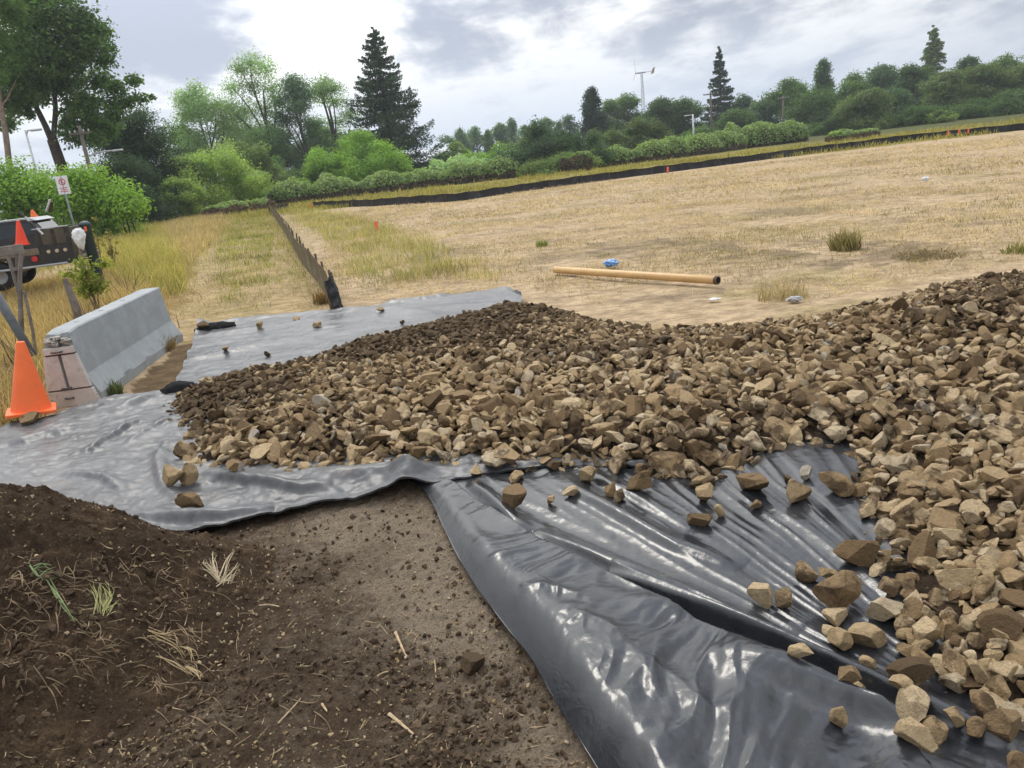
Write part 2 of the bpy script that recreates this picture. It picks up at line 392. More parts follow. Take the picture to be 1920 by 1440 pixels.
def build_ground():
    nt, nr = 760, 470
    th = np.linspace(-1.32, 1.32, nt); rr = np.concatenate((np.geomspace(0.9, 430, nr), (900, 2500, 5500)))
    nr = len(rr)
    A, B = np.meshgrid(th, rr, indexing='ij'); x = (np.sin(A) * B).ravel(); y = (np.cos(A) * B).ravel() - 0.2
    r = np.hypot(x, y)
    z = 0.035 * fbm(x * 0.35, y * 0.35, 0.5, 3) * ss(r, 5, 14) * (1 - ss(r, 120, 300)) + 0.018 * fbm(x * 2.2, y * 2.2, 1.5, 3) * ss(r, 5, 9) * (1 - ss(r, 40, 70)) - 0.03
    xy = np.stack((x, y), 1)
    wob = xy + 0.05 * np.sqrt(r)[:, None] * np.stack((fbm(x * 1.1, y * 1.1, 8, 4), fbm(x * 1.1, y * 1.1, 18, 4)), 1) * 1.6
    n1 = fbm(x * 0.22, y * 0.34, 3.3, 5, 0.6); n2 = fbm(x * 1.2, y * 2.2, 6.3, 4, 0.6)
    c = np.array((0.475, 0.365, 0.24)) * (1 + 0.22 * n2)[:, None]
    gr = ss(n1 + 0.25 * n2, 0.18, 0.55)[:, None] * 0.6
    c = c * (1 - gr) + gr * np.array((0.29, 0.25, 0.11))
    def blend(k, col, amt=1.0):
        nonlocal c
        k = (np.asarray(k, float) * amt)[:, None]; c = c * (1 - k) + k * np.asarray(col)
    blend(inside(wob, POLY['verge']), (0.27, 0.235, 0.075)); blend(inside(wob, POLY['verge']) * ss(n2, 0.0, 0.5), (0.34, 0.25, 0.10), 0.7)
    blend(ss(fbm(x * 0.33, y * 0.8, 51.0, 5, 0.62), 0.16, 0.42) * (1 - ss(r, 40, 55)), (0.25, 0.19, 0.13), 0.65)
    far = ss(r, 75, 110); blend(far, (0.10, 0.11, 0.04))
    blend(inside(wob, POLY['track']), (0.42, 0.32, 0.185)); blend(inside(wob, POLY['track']) * ss(n2 + n1, 0.0, 0.6), (0.24, 0.22, 0.08), 0.5)
    blend(inside(wob, POLY['bank']), (0.27, 0.19, 0.085))
    blend(inside(wob, POLY['grey']) * ss(n2, -0.3, 0.3), (0.185, 0.145, 0.095), 0.8); blend(inside(wob, POLY['grey2']) * ss(n2, -0.3, 0.4), (0.17, 0.13, 0.085), 0.8)
    blend(inside(wob, POLY['dirt']), (0.15, 0.105, 0.06))
    s = inside(xy, POLY['soil']); blend(s, (0.05, 0.033, 0.02)); z = np.where(s, z - 0.10, z)
    bd = inside(xy, BED); z = np.where(bd, z - 0.05, z); blend(bd, (0.10, 0.07, 0.045))
    mt, g = mat_new('field_earth'); v = pos(g)
    a = g.n('ShaderNodeAttribute', attribute_name='col').outputs['Color']
    k1 = g.noise(g.scale(v, (1.0, 1.6, 1.0)), 3.2, 7, 0.7); k2 = g.noise(g.scale(v, (1.0, 1.9, 1.0)), 22, 5, 0.7)
    cc = g.mix(g.ramp(k1, 0.32, 0.68), g.mix(1.0, a, (0.60, 0.58, 0.55), 'MULTIPLY'), g.mix(1.0, a, (1.16, 1.14, 1.10), 'MULTIPLY'))
    cc = g.mix(g.ramp(k2, 0.45, 0.72, 0, 0.65), cc, g.mix(1.0, cc, (0.50, 0.48, 0.46), 'MULTIPLY'))
    b = g.n('ShaderNodeBsdfPrincipled', ins={'Base Color': cc, 'Roughness': 0.95, 'Specular IOR Level': 0.1})
    finish(g, b, g.math('ADD', k1, g.math('MULTIPLY', k2, 0.6)), 0.7, 0.05)
    F = grid_faces(nt, nr)[:, ::-1]
    o = mk('ground', np.stack((x, y, z), 1), F, mt, col=c, smooth=True); tag(o, kind='structure')
    # the road behind the bank
    mt = simple('asphalt', (0.085, 0.085, 0.088), 0.9, 0, 0.25, 3, 0.3)
    q = smoothline(ROADL, 60); t = np.gradient(q, axis=0); t /= np.linalg.norm(t, axis=1)[:, None]; nrm = np.stack((-t[:, 1], t[:, 0]), 1)
    V = np.concatenate([np.c_[q + nrm * w, np.full(len(q), zz)] for w, zz in ((-2.6, -0.08), (-1.2, 0.26), (2.5, 0.28), (7.0, -0.05))])
    n = len(q); F = np.concatenate([np.stack((np.arange(n - 1) + i * n, np.arange(n - 1) + 1 + i * n, np.arange(n - 1) + 1 + (i + 1) * n, np.arange(n - 1) + (i + 1) * n), 1) for i in range(3)])
    tag(mk('road', V, F, mt), kind='structure')
build_ground()

# ------------------------------------------------------------------ bare soil in front, and the dirt mound
def earth(name, dark, light, lo, hi, pebble=0.5):
    mt, g = mat_new(name); v = pos(g)
    a = g.n('ShaderNodeAttribute', attribute_name='dry').outputs['Fac']
    n1 = g.noise(v, 3.1, 8, 0.68, 0.3); n2 = g.noise(v, 17, 7, 0.72); n3 = g.noise(v, 85, 5, 0.75)
    k = g.math('ADD', g.math('MULTIPLY', n1, 0.55), g.math('MULTIPLY', n2, 0.45))
    c = g.mix(g.ramp(g.math('ADD', k, g.math('MULTIPLY', a, 0.34)), lo, hi), dark, light)
    c = g.mix(g.ramp(n3, 0.40, 0.66, 0.0, 0.75), c, g.mix(1.0, c, (0.36, 0.34, 0.32), 'MULTIPLY'))
    vo = g.n('ShaderNodeTexVoronoi', ins={'Vector': v, 'Scale': 46.0, 'Randomness': 1.0})
    peb = g.math('MULTIPLY', g.ramp(vo.outputs['Distance'], 0.20, 0.30, 1.0, 0.0), g.ramp(g.n('ShaderNodeSeparateColor', ins={0: vo.outputs['Color']}).outputs[0], 0.72, 0.76, 0, pebble))
    c = g.mix(peb, c, (0.27, 0.225, 0.175))
    b = g.n('ShaderNodeBsdfPrincipled', ins={'Base Color': c, 'Roughness': 0.95, 'Specular IOR Level': 0.12})
    h = g.math('ADD', g.math('ADD', n2, g.math('MULTIPLY', n3, 0.55)), g.math('MULTIPLY', peb, 0.5))
    finish(g, b, h, 0.95, 0.03)
    return mt
M_SOIL = earth('bare_soil', (0.080, 0.054, 0.035), (0.265, 0.212, 0.155), 0.44, 0.80)
M_MOUND = earth('mound_soil', (0.060, 0.039, 0.024), (0.150, 0.100, 0.060), 0.44, 0.70, 0.3)
def dryness(x, y):
    d1, _, _ = dist_poly(np.stack((x, y), 1), PP([(640, 985), (790, 985), (830, 1100)]))
    d2, _, _ = dist_poly(np.stack((x, y), 1), PP([(850, 1150), (960, 1300), (1040, 1420)]))
    return np.clip(0.85 * np.exp(-(d1 / 0.42) ** 2) + 0.55 * np.exp(-(d2 / 0.25) ** 2), 0, 1)
def build_soil():
    xs = np.arange(-4.6, 1.9, 0.0110); ys = np.arange(0.9, 6.6, 0.0110)
    X, Y = np.meshgrid(xs, ys, indexing='ij'); x, y = X.ravel(), Y.ravel()
    keep = inside(np.stack((x, y), 1), PP([(-1200, 880), (-300, 880), (0, 925), (300, 985), (330, 995), (450, 975), (740, 900), (830, 915), (905, 1000), (1010, 1120), (1120, 1300), (1240, 1560), (1400, 3200), (-1500, 3200)]))
    z = soil_h(x, y)
    F = grid_faces(len(xs), len(ys))
    dy = dryness(x, y)
    F = F[keep[F].all(1)]; used = np.zeros(len(x), bool); used[F.ravel()] = True; ix = np.cumsum(used) - 1
    o = mk('soil', np.stack((x, y, z), 1)[used], ix[F], M_SOIL, smooth=True, attr={'dry': dy[used]}); tag(o, kind='structure')
    h = mound_h(x, y)
    k = h > 0.018
    zz = soil_h(x, y) + h - 0.02 + ss(h, 0.0, 0.2) * (0.06 * fbm(x * 2.6, y * 2.6, 7, 4, 0.55) + 0.055 * np.abs(fbm(x * 6, y * 6, 3, 5, 0.6)) + 0.02 * fbm(x * 22, y * 22, 3, 3))
    F = grid_faces(len(xs), len(ys)); F = F[k[F].all(1)]; used = np.zeros(len(x), bool); used[F.ravel()] = True; ix = np.cumsum(used) - 1
    pk = np.array((-2.6, 3.6, 0.0))
    o = mk('dirt_mound', np.stack((x, y, zz), 1)[used] - pk, ix[F], M_MOUND, loc=pk, smooth=True, attr={'dry': np.zeros(used.sum())})
    tag(o, 'dark brown heap of loose topsoil with uprooted grass in the foreground', 'dirt mound')
    kd = KDTree(0) if False else None
    return xs, ys, np.where(k, zz, z).reshape(len(xs), len(ys))
SX, SY, SZ = build_soil()
def soil_z(x, y):
    i = int(np.clip(round((x - SX[0]) / 0.0110), 0, len(SX) - 1)); j = int(np.clip(round((y - SY[0]) / 0.0110), 0, len(SY) - 1))
    return float(SZ[i, j])

# ------------------------------------------------------------------ black plastic sheets
M_PA = plastic('dusty_plastic', 0.30, 0.26, (0.022, 0.024, 0.028), 0.45); M_PB = plastic('grey_dusty_plastic', 0.33, 0.30, (0.022, 0.024, 0.028), 0.42); M_PC = plastic('glossy_plastic', 0.04, 0.18, (0.011, 0.0126, 0.0165))
SURF = []                                              # (x, y, z) of the sheets for things that rest on them
def folds(x, y, L):
    z = np.zeros(len(x)); xy = np.stack((x, y), 1)
    for pts, amp, wid, asym in L:
        pl = smoothline(PP(pts), 60, 11); d, s, t = dist_poly(xy, pl)
        env = np.sin(np.clip(t, 0, 1) * math.pi) ** 0.5
        w = np.where(s > 0, wid, wid * asym)
        z += amp * env * np.exp(-(d / w) ** 2)
    return z
def sheet(name, top, bot, nu, nv, zfun, mt, label, cat='plastic sheet'):
    T = smoothline(PP(top), nu, 5); B = smoothline(PP(bot), nu, 5)
    v = np.linspace(0, 1, nv)
    G = T[:, None, :] * (1 - v)[None, :, None] + B[:, None, :] * v[None, :, None]
    u = np.repeat(np.linspace(0, 1, nu), nv); vv = np.tile(v, nu)
    x, y = G[..., 0].ravel(), G[..., 1].ravel()
    en, es = np.minimum(u, 1 - u), np.minimum(vv, 1 - vv)
    # ragged outline
    x = x + 0.06 * pn(x * 2.1, y * 2.1, 9.0) + 0.01 * pn(x * 9, y * 9, 2); y = y + 0.055 * pn(x * 2.1, y * 2.1, 19.0) + 0.01 * pn(x * 9, y * 9, 4)
    z = zfun(x, y, u, vv)
    V = np.stack((x, y, z), 1); SURF.append(V)
    org = np.array((x.mean(), y.mean(), 0.0))
    F = grid_faces(nu, nv)[:, ::-1]
    # the film is folded down a little at its rim, which gives it an edge
    rim = np.concatenate((np.arange(nv), np.arange(1, nu) * nv + nv - 1, ((nu - 1) * nv + np.arange(nv - 1))[::-1], (np.arange(1, nu - 1) * nv)[::-1]))
    n0 = len(V); low = V[rim] - (0, 0, 0.012); V2 = np.concatenate((V, low)); k = len(rim); i = np.arange(k); j = (i + 1) % k
    F2 = np.stack((rim[i], rim[j], n0 + j, n0 + i), 1)
    return tag(mk(name, V2 - org, [np.concatenate((F, F2))], mt, loc=org, smooth=True), label, cat)
def wr(x, y, s=1.0):
    return s * (0.012 * (1 - np.abs(fbm(x * 1.6 + 0.4 * pn(x * 2, y * 2, 3), y * 1.6, 3.0, 3)) * 2) + 0.006 * (1 - 2 * np.abs(fbm(x * 5 + pn(x * 3, y * 3), y * 5, 6.0, 3))) + 0.002 * fbm(x * 22, y * 22, 1, 2))
def zA(x, y, u, v):
    z = 0.045 + wr(x, y, 1.3) + 0.012 * (0.7 - 2 * np.abs(fbm(x * 1.3, y * 3.2, 24.0, 4))) + folds(x, y, [([(330, 690), (420, 672), (520, 650), (600, 640)], 0.05, 0.05, 3), ([(360, 640), (480, 625), (640, 600)], 0.035, 0.06, 3), ([(560, 612), (640, 590), (740, 588), (830, 600)], 0.055, 0.10, 2)])
    z += 0.055 * np.exp(-(v / 0.035) ** 2) * ss(pn(u * 14, 0.5, 0.2), -0.25, 0.35)
    z += 0.11 * np.exp(-((u - 0.0) / 0.03) ** 2 - ((v - 0.05) / 0.09) ** 2)
    return z
sheet('plastic_sheet', [(374, 622), (480, 603), (640, 588), (800, 567), (920, 549), (952, 549), (968, 555), (978, 562)],
      [(326, 738), (450, 745), (600, 706), (750, 668), (900, 636), (930, 628), (955, 618), (976, 606)], 330, 130, zA, M_PA,
      'pale grey plastic sheet laid flat along the back left side of the stones')
def zB(x, y, u, v):
    z = 0.058 + wr(x, y, 1.0) + 0.020 * (0.7 - 2 * np.abs(fbm(x * 2.2 + 0.8 * y, y * 3.6, 14.0, 4))) + 0.007 * (0.6 - 2.4 * np.abs(pn(x * 6 + 2 * y + 1.5 * pn(x * 3, y * 3, 2), y * 8, 44.0))) + 0.006 * (0.5 - 2.4 * np.abs(pn(x * 5 - 5 * y + 1.5 * pn(x * 3, y * 3, 7), y * 4, 54.0)))
    z += folds(x, y, [([(250, 985), (330, 992), (400, 992), (520, 972)], 0.075, 0.10, 0.45), ([(380, 905), (470, 925), (560, 938), (630, 930)], 0.075, 0.10, 0.4),
                      ([(318, 840), (300, 880), (310, 930), (345, 960)], 0.06, 0.08, 0.5), ([(160, 868), (210, 835), (270, 800)], 0.05, 0.06, 0.5), ([(240, 850), (290, 815), (330, 795)], 0.03, 0.05, 0.6),
                      ([(120, 905), (200, 915), (240, 940)], 0.04, 0.06, 0.6), ([(560, 915), (660, 912), (740, 905), (800, 915)], 0.06, 0.12, 0.6), ([(20, 850), (90, 830), (150, 820)], 0.05, 0.10, 0.7), ([(210, 790), (260, 770), (310, 752)], 0.06, 0.10, 0.7)])
    d, _, _ = dist_poly(np.stack((x, y), 1), PP([(768, 915), (768, 917)]))
    z += 0.13 * np.exp(-(d / 0.13) ** 2)
    z += 0.02 * np.exp(-((1 - v) / 0.03) ** 2) * (1 + pn(u * 30, 1.0, 0.2)) - 0.028 * ss(v, 0.86, 1.0)
    return z
sheet('plastic_sheet', [(-420, 860), (-200, 838), (0, 813), (100, 792), (200, 757), (318, 741), (450, 785), (700, 800), (900, 815), (1000, 822), (1140, 850), (1260, 865)],
      [(-420, 1080), (-200, 1040), (0, 985), (110, 985), (250, 988), (330, 1014), (430, 998), (600, 960), (740, 932), (790, 926), (1020, 892), (1260, 890)], 560, 190, zB, M_PB,
      'dusty grey crumpled plastic sheet spread below the orange cone and barrier')
FAN = P(2125, 1540)[:2]; OVER = [None]
def zC(x, y, u, v):
    xy = np.stack((x, y), 1)
    dl, _, run = dist_poly(xy, CLEFT)
    w = np.interp(run, (0, 0.2, 0.32, 0.53, 0.74, 0.9, 1), (0.10, 0.19, 0.29, 0.43, 0.60, 0.76, 0.92))
    s = dl / w
    amp = np.interp(run, (0, 0.1, 0.5, 0.8, 1), (0.04, 0.075, 0.13, 0.16, 0.15))
    roll = ss(dl, -0.02, 0.16) ** 0.6 * (1 - 0.35 * ss(s, 0.25, 0.9))
    band = amp * roll * (1 - ss(s, 0.93, 1.06))
    # bunched film inside the band
    inb = (1 - ss(s, 0.85, 1.05)) * ss(dl, 0.03, 0.25)
    qx, qy = x * 1.0 + 0.35 * pn(x * 1.7, y * 1.7, 4), y + 0.35 * pn(x * 1.7, y * 1.7, 14)
    rid = 0.5 - np.abs(fbm(qx * 1.6 + qy * 0.9, qy * 1.3 - qx * 0.3, 21.0, 3)) * 1.6
    rid2 = 0.5 - np.abs(fbm(qx * 5.5 - qy * 2.0, qy * 2.2, 31.0, 3)) * 1.6
    band += inb * (0.055 * rid + 0.020 * rid2 + 0.004 * fbm(x * 16, y * 16, 2, 3))
    # long folds fanning out from the lower right
    dx, dy = x - FAN[0], y - FAN[1]; a = np.arctan2(dy, -dx); rad = np.hypot(dx, dy)
    a = a + 0.035 * pn(x * 0.9, y * 0.9, 3) + 0.012 * pn(x * 3, y * 3, 5)
    f1 = 0.5 - np.abs(pn(a * 7.0, rad * 0.28, 3.0)) * 1.7; f2 = 0.5 - np.abs(pn(a * 19.0, rad * 0.35, 7.0)) * 1.7; f3 = 0.5 - np.abs(pn(a * 46.0, rad * 0.5, 9.0)) * 1.7
    out = ss(s, 0.92, 1.12)
    sc = ss(rad, 0.2, 1.6)
    fan = out * sc * (0.050 * f1 + 0.023 * f2 + 0.008 * f3 * ss(pn(x, y, 40), -0.3, 0.2)) + out * 0.0025 * fbm(x * 14, y * 14, 4, 3)
    ex = folds(x, y, [([(1130, 1085), (1300, 1168), (1500, 1255), (1700, 1335), (1930, 1420)], 0.095, 0.085, 0.35), ([(1000, 1010), (1150, 1075), (1350, 1150), (1500, 1215)], 0.05, 0.10, 0.4),
                      ([(1300, 1290), (1500, 1375), (1700, 1450), (1850, 1500)], 0.07, 0.10, 0.5), ([(1010, 905), (1120, 960), (1260, 1040), (1400, 1080)], 0.045, 0.09, 0.5),
                      ([(905, 905), (890, 930), (925, 960), (990, 1020)], 0.06, 0.07, 0.6), ([(1090, 895), (1180, 940), (1300, 1010)], 0.03, 0.06, 0.6)])
    over = ss(s, 0.55, 0.93) * (1 - ss(s, 0.93, 1.08)) * amp * 0.85
    OVER[0] = over
    return 0.028 + band + np.maximum(fan, -0.02) + ex
CLEFT = smoothline(PP([(772, 908), (806, 938), (838, 1010), (885, 1105), (955, 1196), (1005, 1266), (1060, 1366), (1115, 1446), (1185, 1580)]), 120, 13)
def sheetC():
    left = resample(CLEFT, 420); right = resample(PP([(1800, 770), (2150, 900), (2500, 1150), (2700, 1700)]), 420)
    T = left; nu, nv = 420, 520
    v = np.linspace(0, 1, nv) ** 1.15
    G = T[:, None, :] * (1 - v)[None, :, None] + right[:, None, :] * v[None, :, None]
    u = np.repeat(np.linspace(0, 1, nu), nv); vv = np.tile(v, nu)
    x, y = G[..., 0].ravel(), G[..., 1].ravel()
    x = x + 0.012 * pn(x * 3, y * 3, 9.0); y = y + 0.012 * pn(x * 3, y * 3, 19.0)
    z = zC(x, y, u, vv); x = x + OVER[0] * 0.8; y = y + OVER[0] * 0.45; V = np.stack((x, y, z), 1); SURF.append(V)
    low = V.reshape(nu, nv, 3)[:, 0] + np.array((0.05, 0.03, -0.05)); low[:, 2] = -0.03
    n0 = len(V); i = np.arange(nu - 1); F2 = np.stack((i * nv, n0 + i, n0 + i + 1, (i + 1) * nv), 1)
    org = np.array((1.6, 3.6, 0.0))
    return tag(mk('plastic_sheet', np.concatenate((V, low)) - org, np.concatenate((grid_faces(nu, nv)[:, ::-1], F2[:, ::-1])), M_PC, loc=org, smooth=True),
               'shiny black plastic sheet with a thick rolled fold in the right foreground', 'plastic sheet')
sheetC()
from mathutils.bvhtree import BVHTree
BVH = []
for o_ in [x for x in C.objects if x.name.startswith('plastic_sheet')]:
    nv_ = len(o_.data.vertices); co_ = np.empty(nv_ * 3, np.float32); o_.data.vertices.foreach_get('co', co_); co_ = co_.reshape(-1, 3) + np.array(o_.location)
    fi_ = np.empty(len(o_.data.loops), np.int32); o_.data.loops.foreach_get('vertex_index', fi_)
    BVH.append(BVHTree.FromPolygons(co_.tolist(), fi_.reshape(-1, 4).tolist()))
def drop_z(x, y):
    zs = [0.0]
    for b_ in BVH:
        h_ = b_.ray_cast(Vector((x, y, 2.0)), Vector((0, 0, -1)))
        if h_[0] is not None: zs.append(h_[0].z)
    return max(zs)
_sv = np.concatenate(SURF); _cell = {}
_key = np.floor(_sv[:, :2] / 0.03).astype(int)
for k_, z_ in zip(map(tuple, _key), _sv[:, 2]):
    if z_ > _cell.get(k_, -9): _cell[k_] = z_
def film_z(x, y, r=0.0):
    """height of the plastic (or ground) under a footprint"""
    i, j = int(math.floor(x / 0.03)), int(math.floor(y / 0.03)); n = int(r / 0.03)
    zs = [_cell[a, b] for a in range(i - n, i + n + 1) for b in range(j - n, j + n + 1) if (a, b) in _cell]
    return float(np.percentile(zs, 32)) if zs else 0.0
# loose black flaps at the corners of the back sheet
def flap(px, py, w, h, rz, label, seed):
    p = P(px, py); n = 22
    A, B = np.meshgrid(np.linspace(0, 1, n * 2), np.linspace(0, 1, n), indexing='ij'); a, b = A.ravel(), B.ravel()
    ang = b * 4.1 + 0.6 * pn(a * 3, b * 2, seed)
    rad = h * (0.5 + 0.12 * pn(a * 4, b * 3, seed + 2))
    V = np.stack(((a - 0.5) * w + 0.03 * pn(a * 5, b * 5, seed + 4), -np.cos(ang) * rad * 1.2, rad + np.sin(ang - 0.9) * rad + 0.012 * pn(a * 8, b * 8, seed)), 1)
    V *= np.stack((np.ones(len(a)), *(2 * [0.55 + 0.45 * np.sin(np.clip(a, 0.02, 0.98) * math.pi)])), 1)
    c, s = math.cos(rz), math.sin(rz)
    V[:, :2] = V[:, :2] @ np.array(((c, s), (-s, c)))
    V[:, 2] -= V[:, 2].min()
    o = mk('plastic_flap', V, grid_faces(2 * n, n), M_FLAP, loc=(p[0], p[1], film_z(p[0], p[1]) - 0.01), smooth=True)
    md = o.modifiers.new('thick', 'SOLIDIFY'); md.thickness = 0.004
    tag(o, label, 'plastic flap')
M_FLAP = simple('matt_black_film', (0.008, 0.008, 0.009), 0.7, 0, 0.2, 6, 0.1, 0.12)  # blackened and matt, so the colour carries the shade inside the folds
flap(338, 746, 0.34, 0.10, 0.5, 'black curled plastic flap beside the leftmost stones, below the barrier', 3.0)
flap(406, 626, 0.60, 0.11, 0.45, 'black rolled plastic edge at the far left corner of the pale sheet', 8.0)
# ------------------------------------------------------------------ stones
def ico(sub):
    t = (1 + 5 ** 0.5) / 2
    V = [(-1, t, 0), (1, t, 0), (-1, -t, 0), (1, -t, 0), (0, -1, t), (0, 1, t), (0, -1, -t), (0, 1, -t), (t, 0, -1), (t, 0, 1), (-t, 0, -1), (-t, 0, 1)]
    F = [(0, 11, 5), (0, 5, 1), (0, 1, 7), (0, 7, 10), (0, 10, 11), (1, 5, 9), (5, 11, 4), (11, 10, 2), (10, 7, 6), (7, 1, 8), (3, 9, 4), (3, 4, 2), (3, 2, 6), (3, 6, 8), (3, 8, 9), (4, 9, 5), (2, 4, 11), (6, 2, 10), (8, 6, 7), (9, 8, 1)]
    V = [np.array(v) / np.linalg.norm(v) for v in V]
    for _ in range(sub):
        mid, NF = {}, []
        def mp(a, b):
            k = (min(a, b), max(a, b))
            if k not in mid:
                p = V[a] + V[b]; mid[k] = len(V); V.append(p / np.linalg.norm(p))
            return mid[k]
        for a, b, c in F:
            ab, bc, ca = mp(a, b), mp(b, c), mp(c, a); NF += [(a, ab, ca), (b, bc, ab), (c, ca, bc), (ab, bc, ca)]
        F = NF
    return np.array(V), np.array(F)
ICO = {k: ico(k) for k in (1, 2, 3, 4)}
def rock_shape(seed, sub, lump=0.05):
    r = np.random.RandomState(seed); V, F = ICO[sub]; V = V.copy()
    n = r.randint(7, 12); N = r.normal(size=(n, 3)); N /= np.linalg.norm(N, axis=1)[:, None]; D = r.uniform(0.36, 0.76, n)
    ax = r.uniform(0.62, 1.25, 3); ax[2] *= 0.60
    for it in range(2):
        for nn, d in zip(N, D):
            e = V @ nn - d; V -= np.clip(e, 0, None)[:, None] * nn * 0.97
    if sub >= 2:
        o = r.uniform(0, 50, 3)
        dsp = lump * fbm(V[:, 0] * 1.7 + o[0], V[:, 1] * 1.7 + o[1], V[:, 2] * 1.7 + o[2], 3)
        if sub >= 3: dsp = dsp + 0.065 * (0.3 - np.abs(fbm(V[:, 0] * 3.2 + o[1], V[:, 1] * 3.2 + o[2], V[:, 2] * 3.2 + o[0], 4 if sub > 3 else 3, 0.6)))
        V = V * (1 + dsp)[:, None]
    V = V * ax; V -= (V.max(0) + V.min(0)) / 2; V /= np.abs(V).max()
    return V, F                                        # longest half extent is 1
NPROTO = 30
PRO = {s: [rock_shape(100 + i, s) for i in range(NPROTO)] for s in (1, 2, 3)}
PROHI = []
M_ROCK1, M_ROCKN = rocky('stone', True), rocky('stone_mass', False)
for i in range(NPROTO):
    V, F = rock_shape(100 + i, 4, 0.06)
    me = mk('stone', V, F, M_ROCK1, smooth=True, link=False)
    try: me.set_sharp_from_angle(angle=math.radians(30))
    except Exception: pass
    PROHI.append((me, V))
GOLD = {}
def rotm(r, tilt=None):
    e = Euler((r.uniform(-1, 1) * (tilt if tilt is not None else math.pi), r.uniform(-1, 1) * (tilt if tilt is not None else math.pi), r.uniform(0, 6.283)))
    return np.array(e.to_matrix()), e
def lone_rock(x, y, rad, label, tone, mud=0.0, group=None, seed=0, z=None, tilt=0.5, sq=(1, 1, 1), name='stone', sink=0.12):
    r = np.random.RandomState(seed); k = r.randint(NPROTO); me, V = PROHI[k]
    Rm, e = rotm(r, tilt); sq = np.array(sq) / np.abs(V).max(0) * (1, 1, 1)
    Vw = (V * np.array(sq) * rad) @ Rm.T
    if z is None:                                       # lower it until it touches, then let it settle
        lo = np.argsort(Vw[:, 2])[:900:12]
        gap = min(Vw[i, 2] - drop_z(x + Vw[i, 0], y + Vw[i, 1]) for i in lo); oz = -gap - sink * rad
    else: oz = z - Vw[:, 2].min() - sink * rad
    o = ob(name, me, None, (x, y, oz)); o.scale = tuple(float(rad * s) for s in sq); o.rotation_euler = e
    o['tone'] = float(tone); o['mud'] = float(mud)
    tag(o, label, 'stone', group); GOLD[round(x, 3), round(y, 3)] = rad
    return o
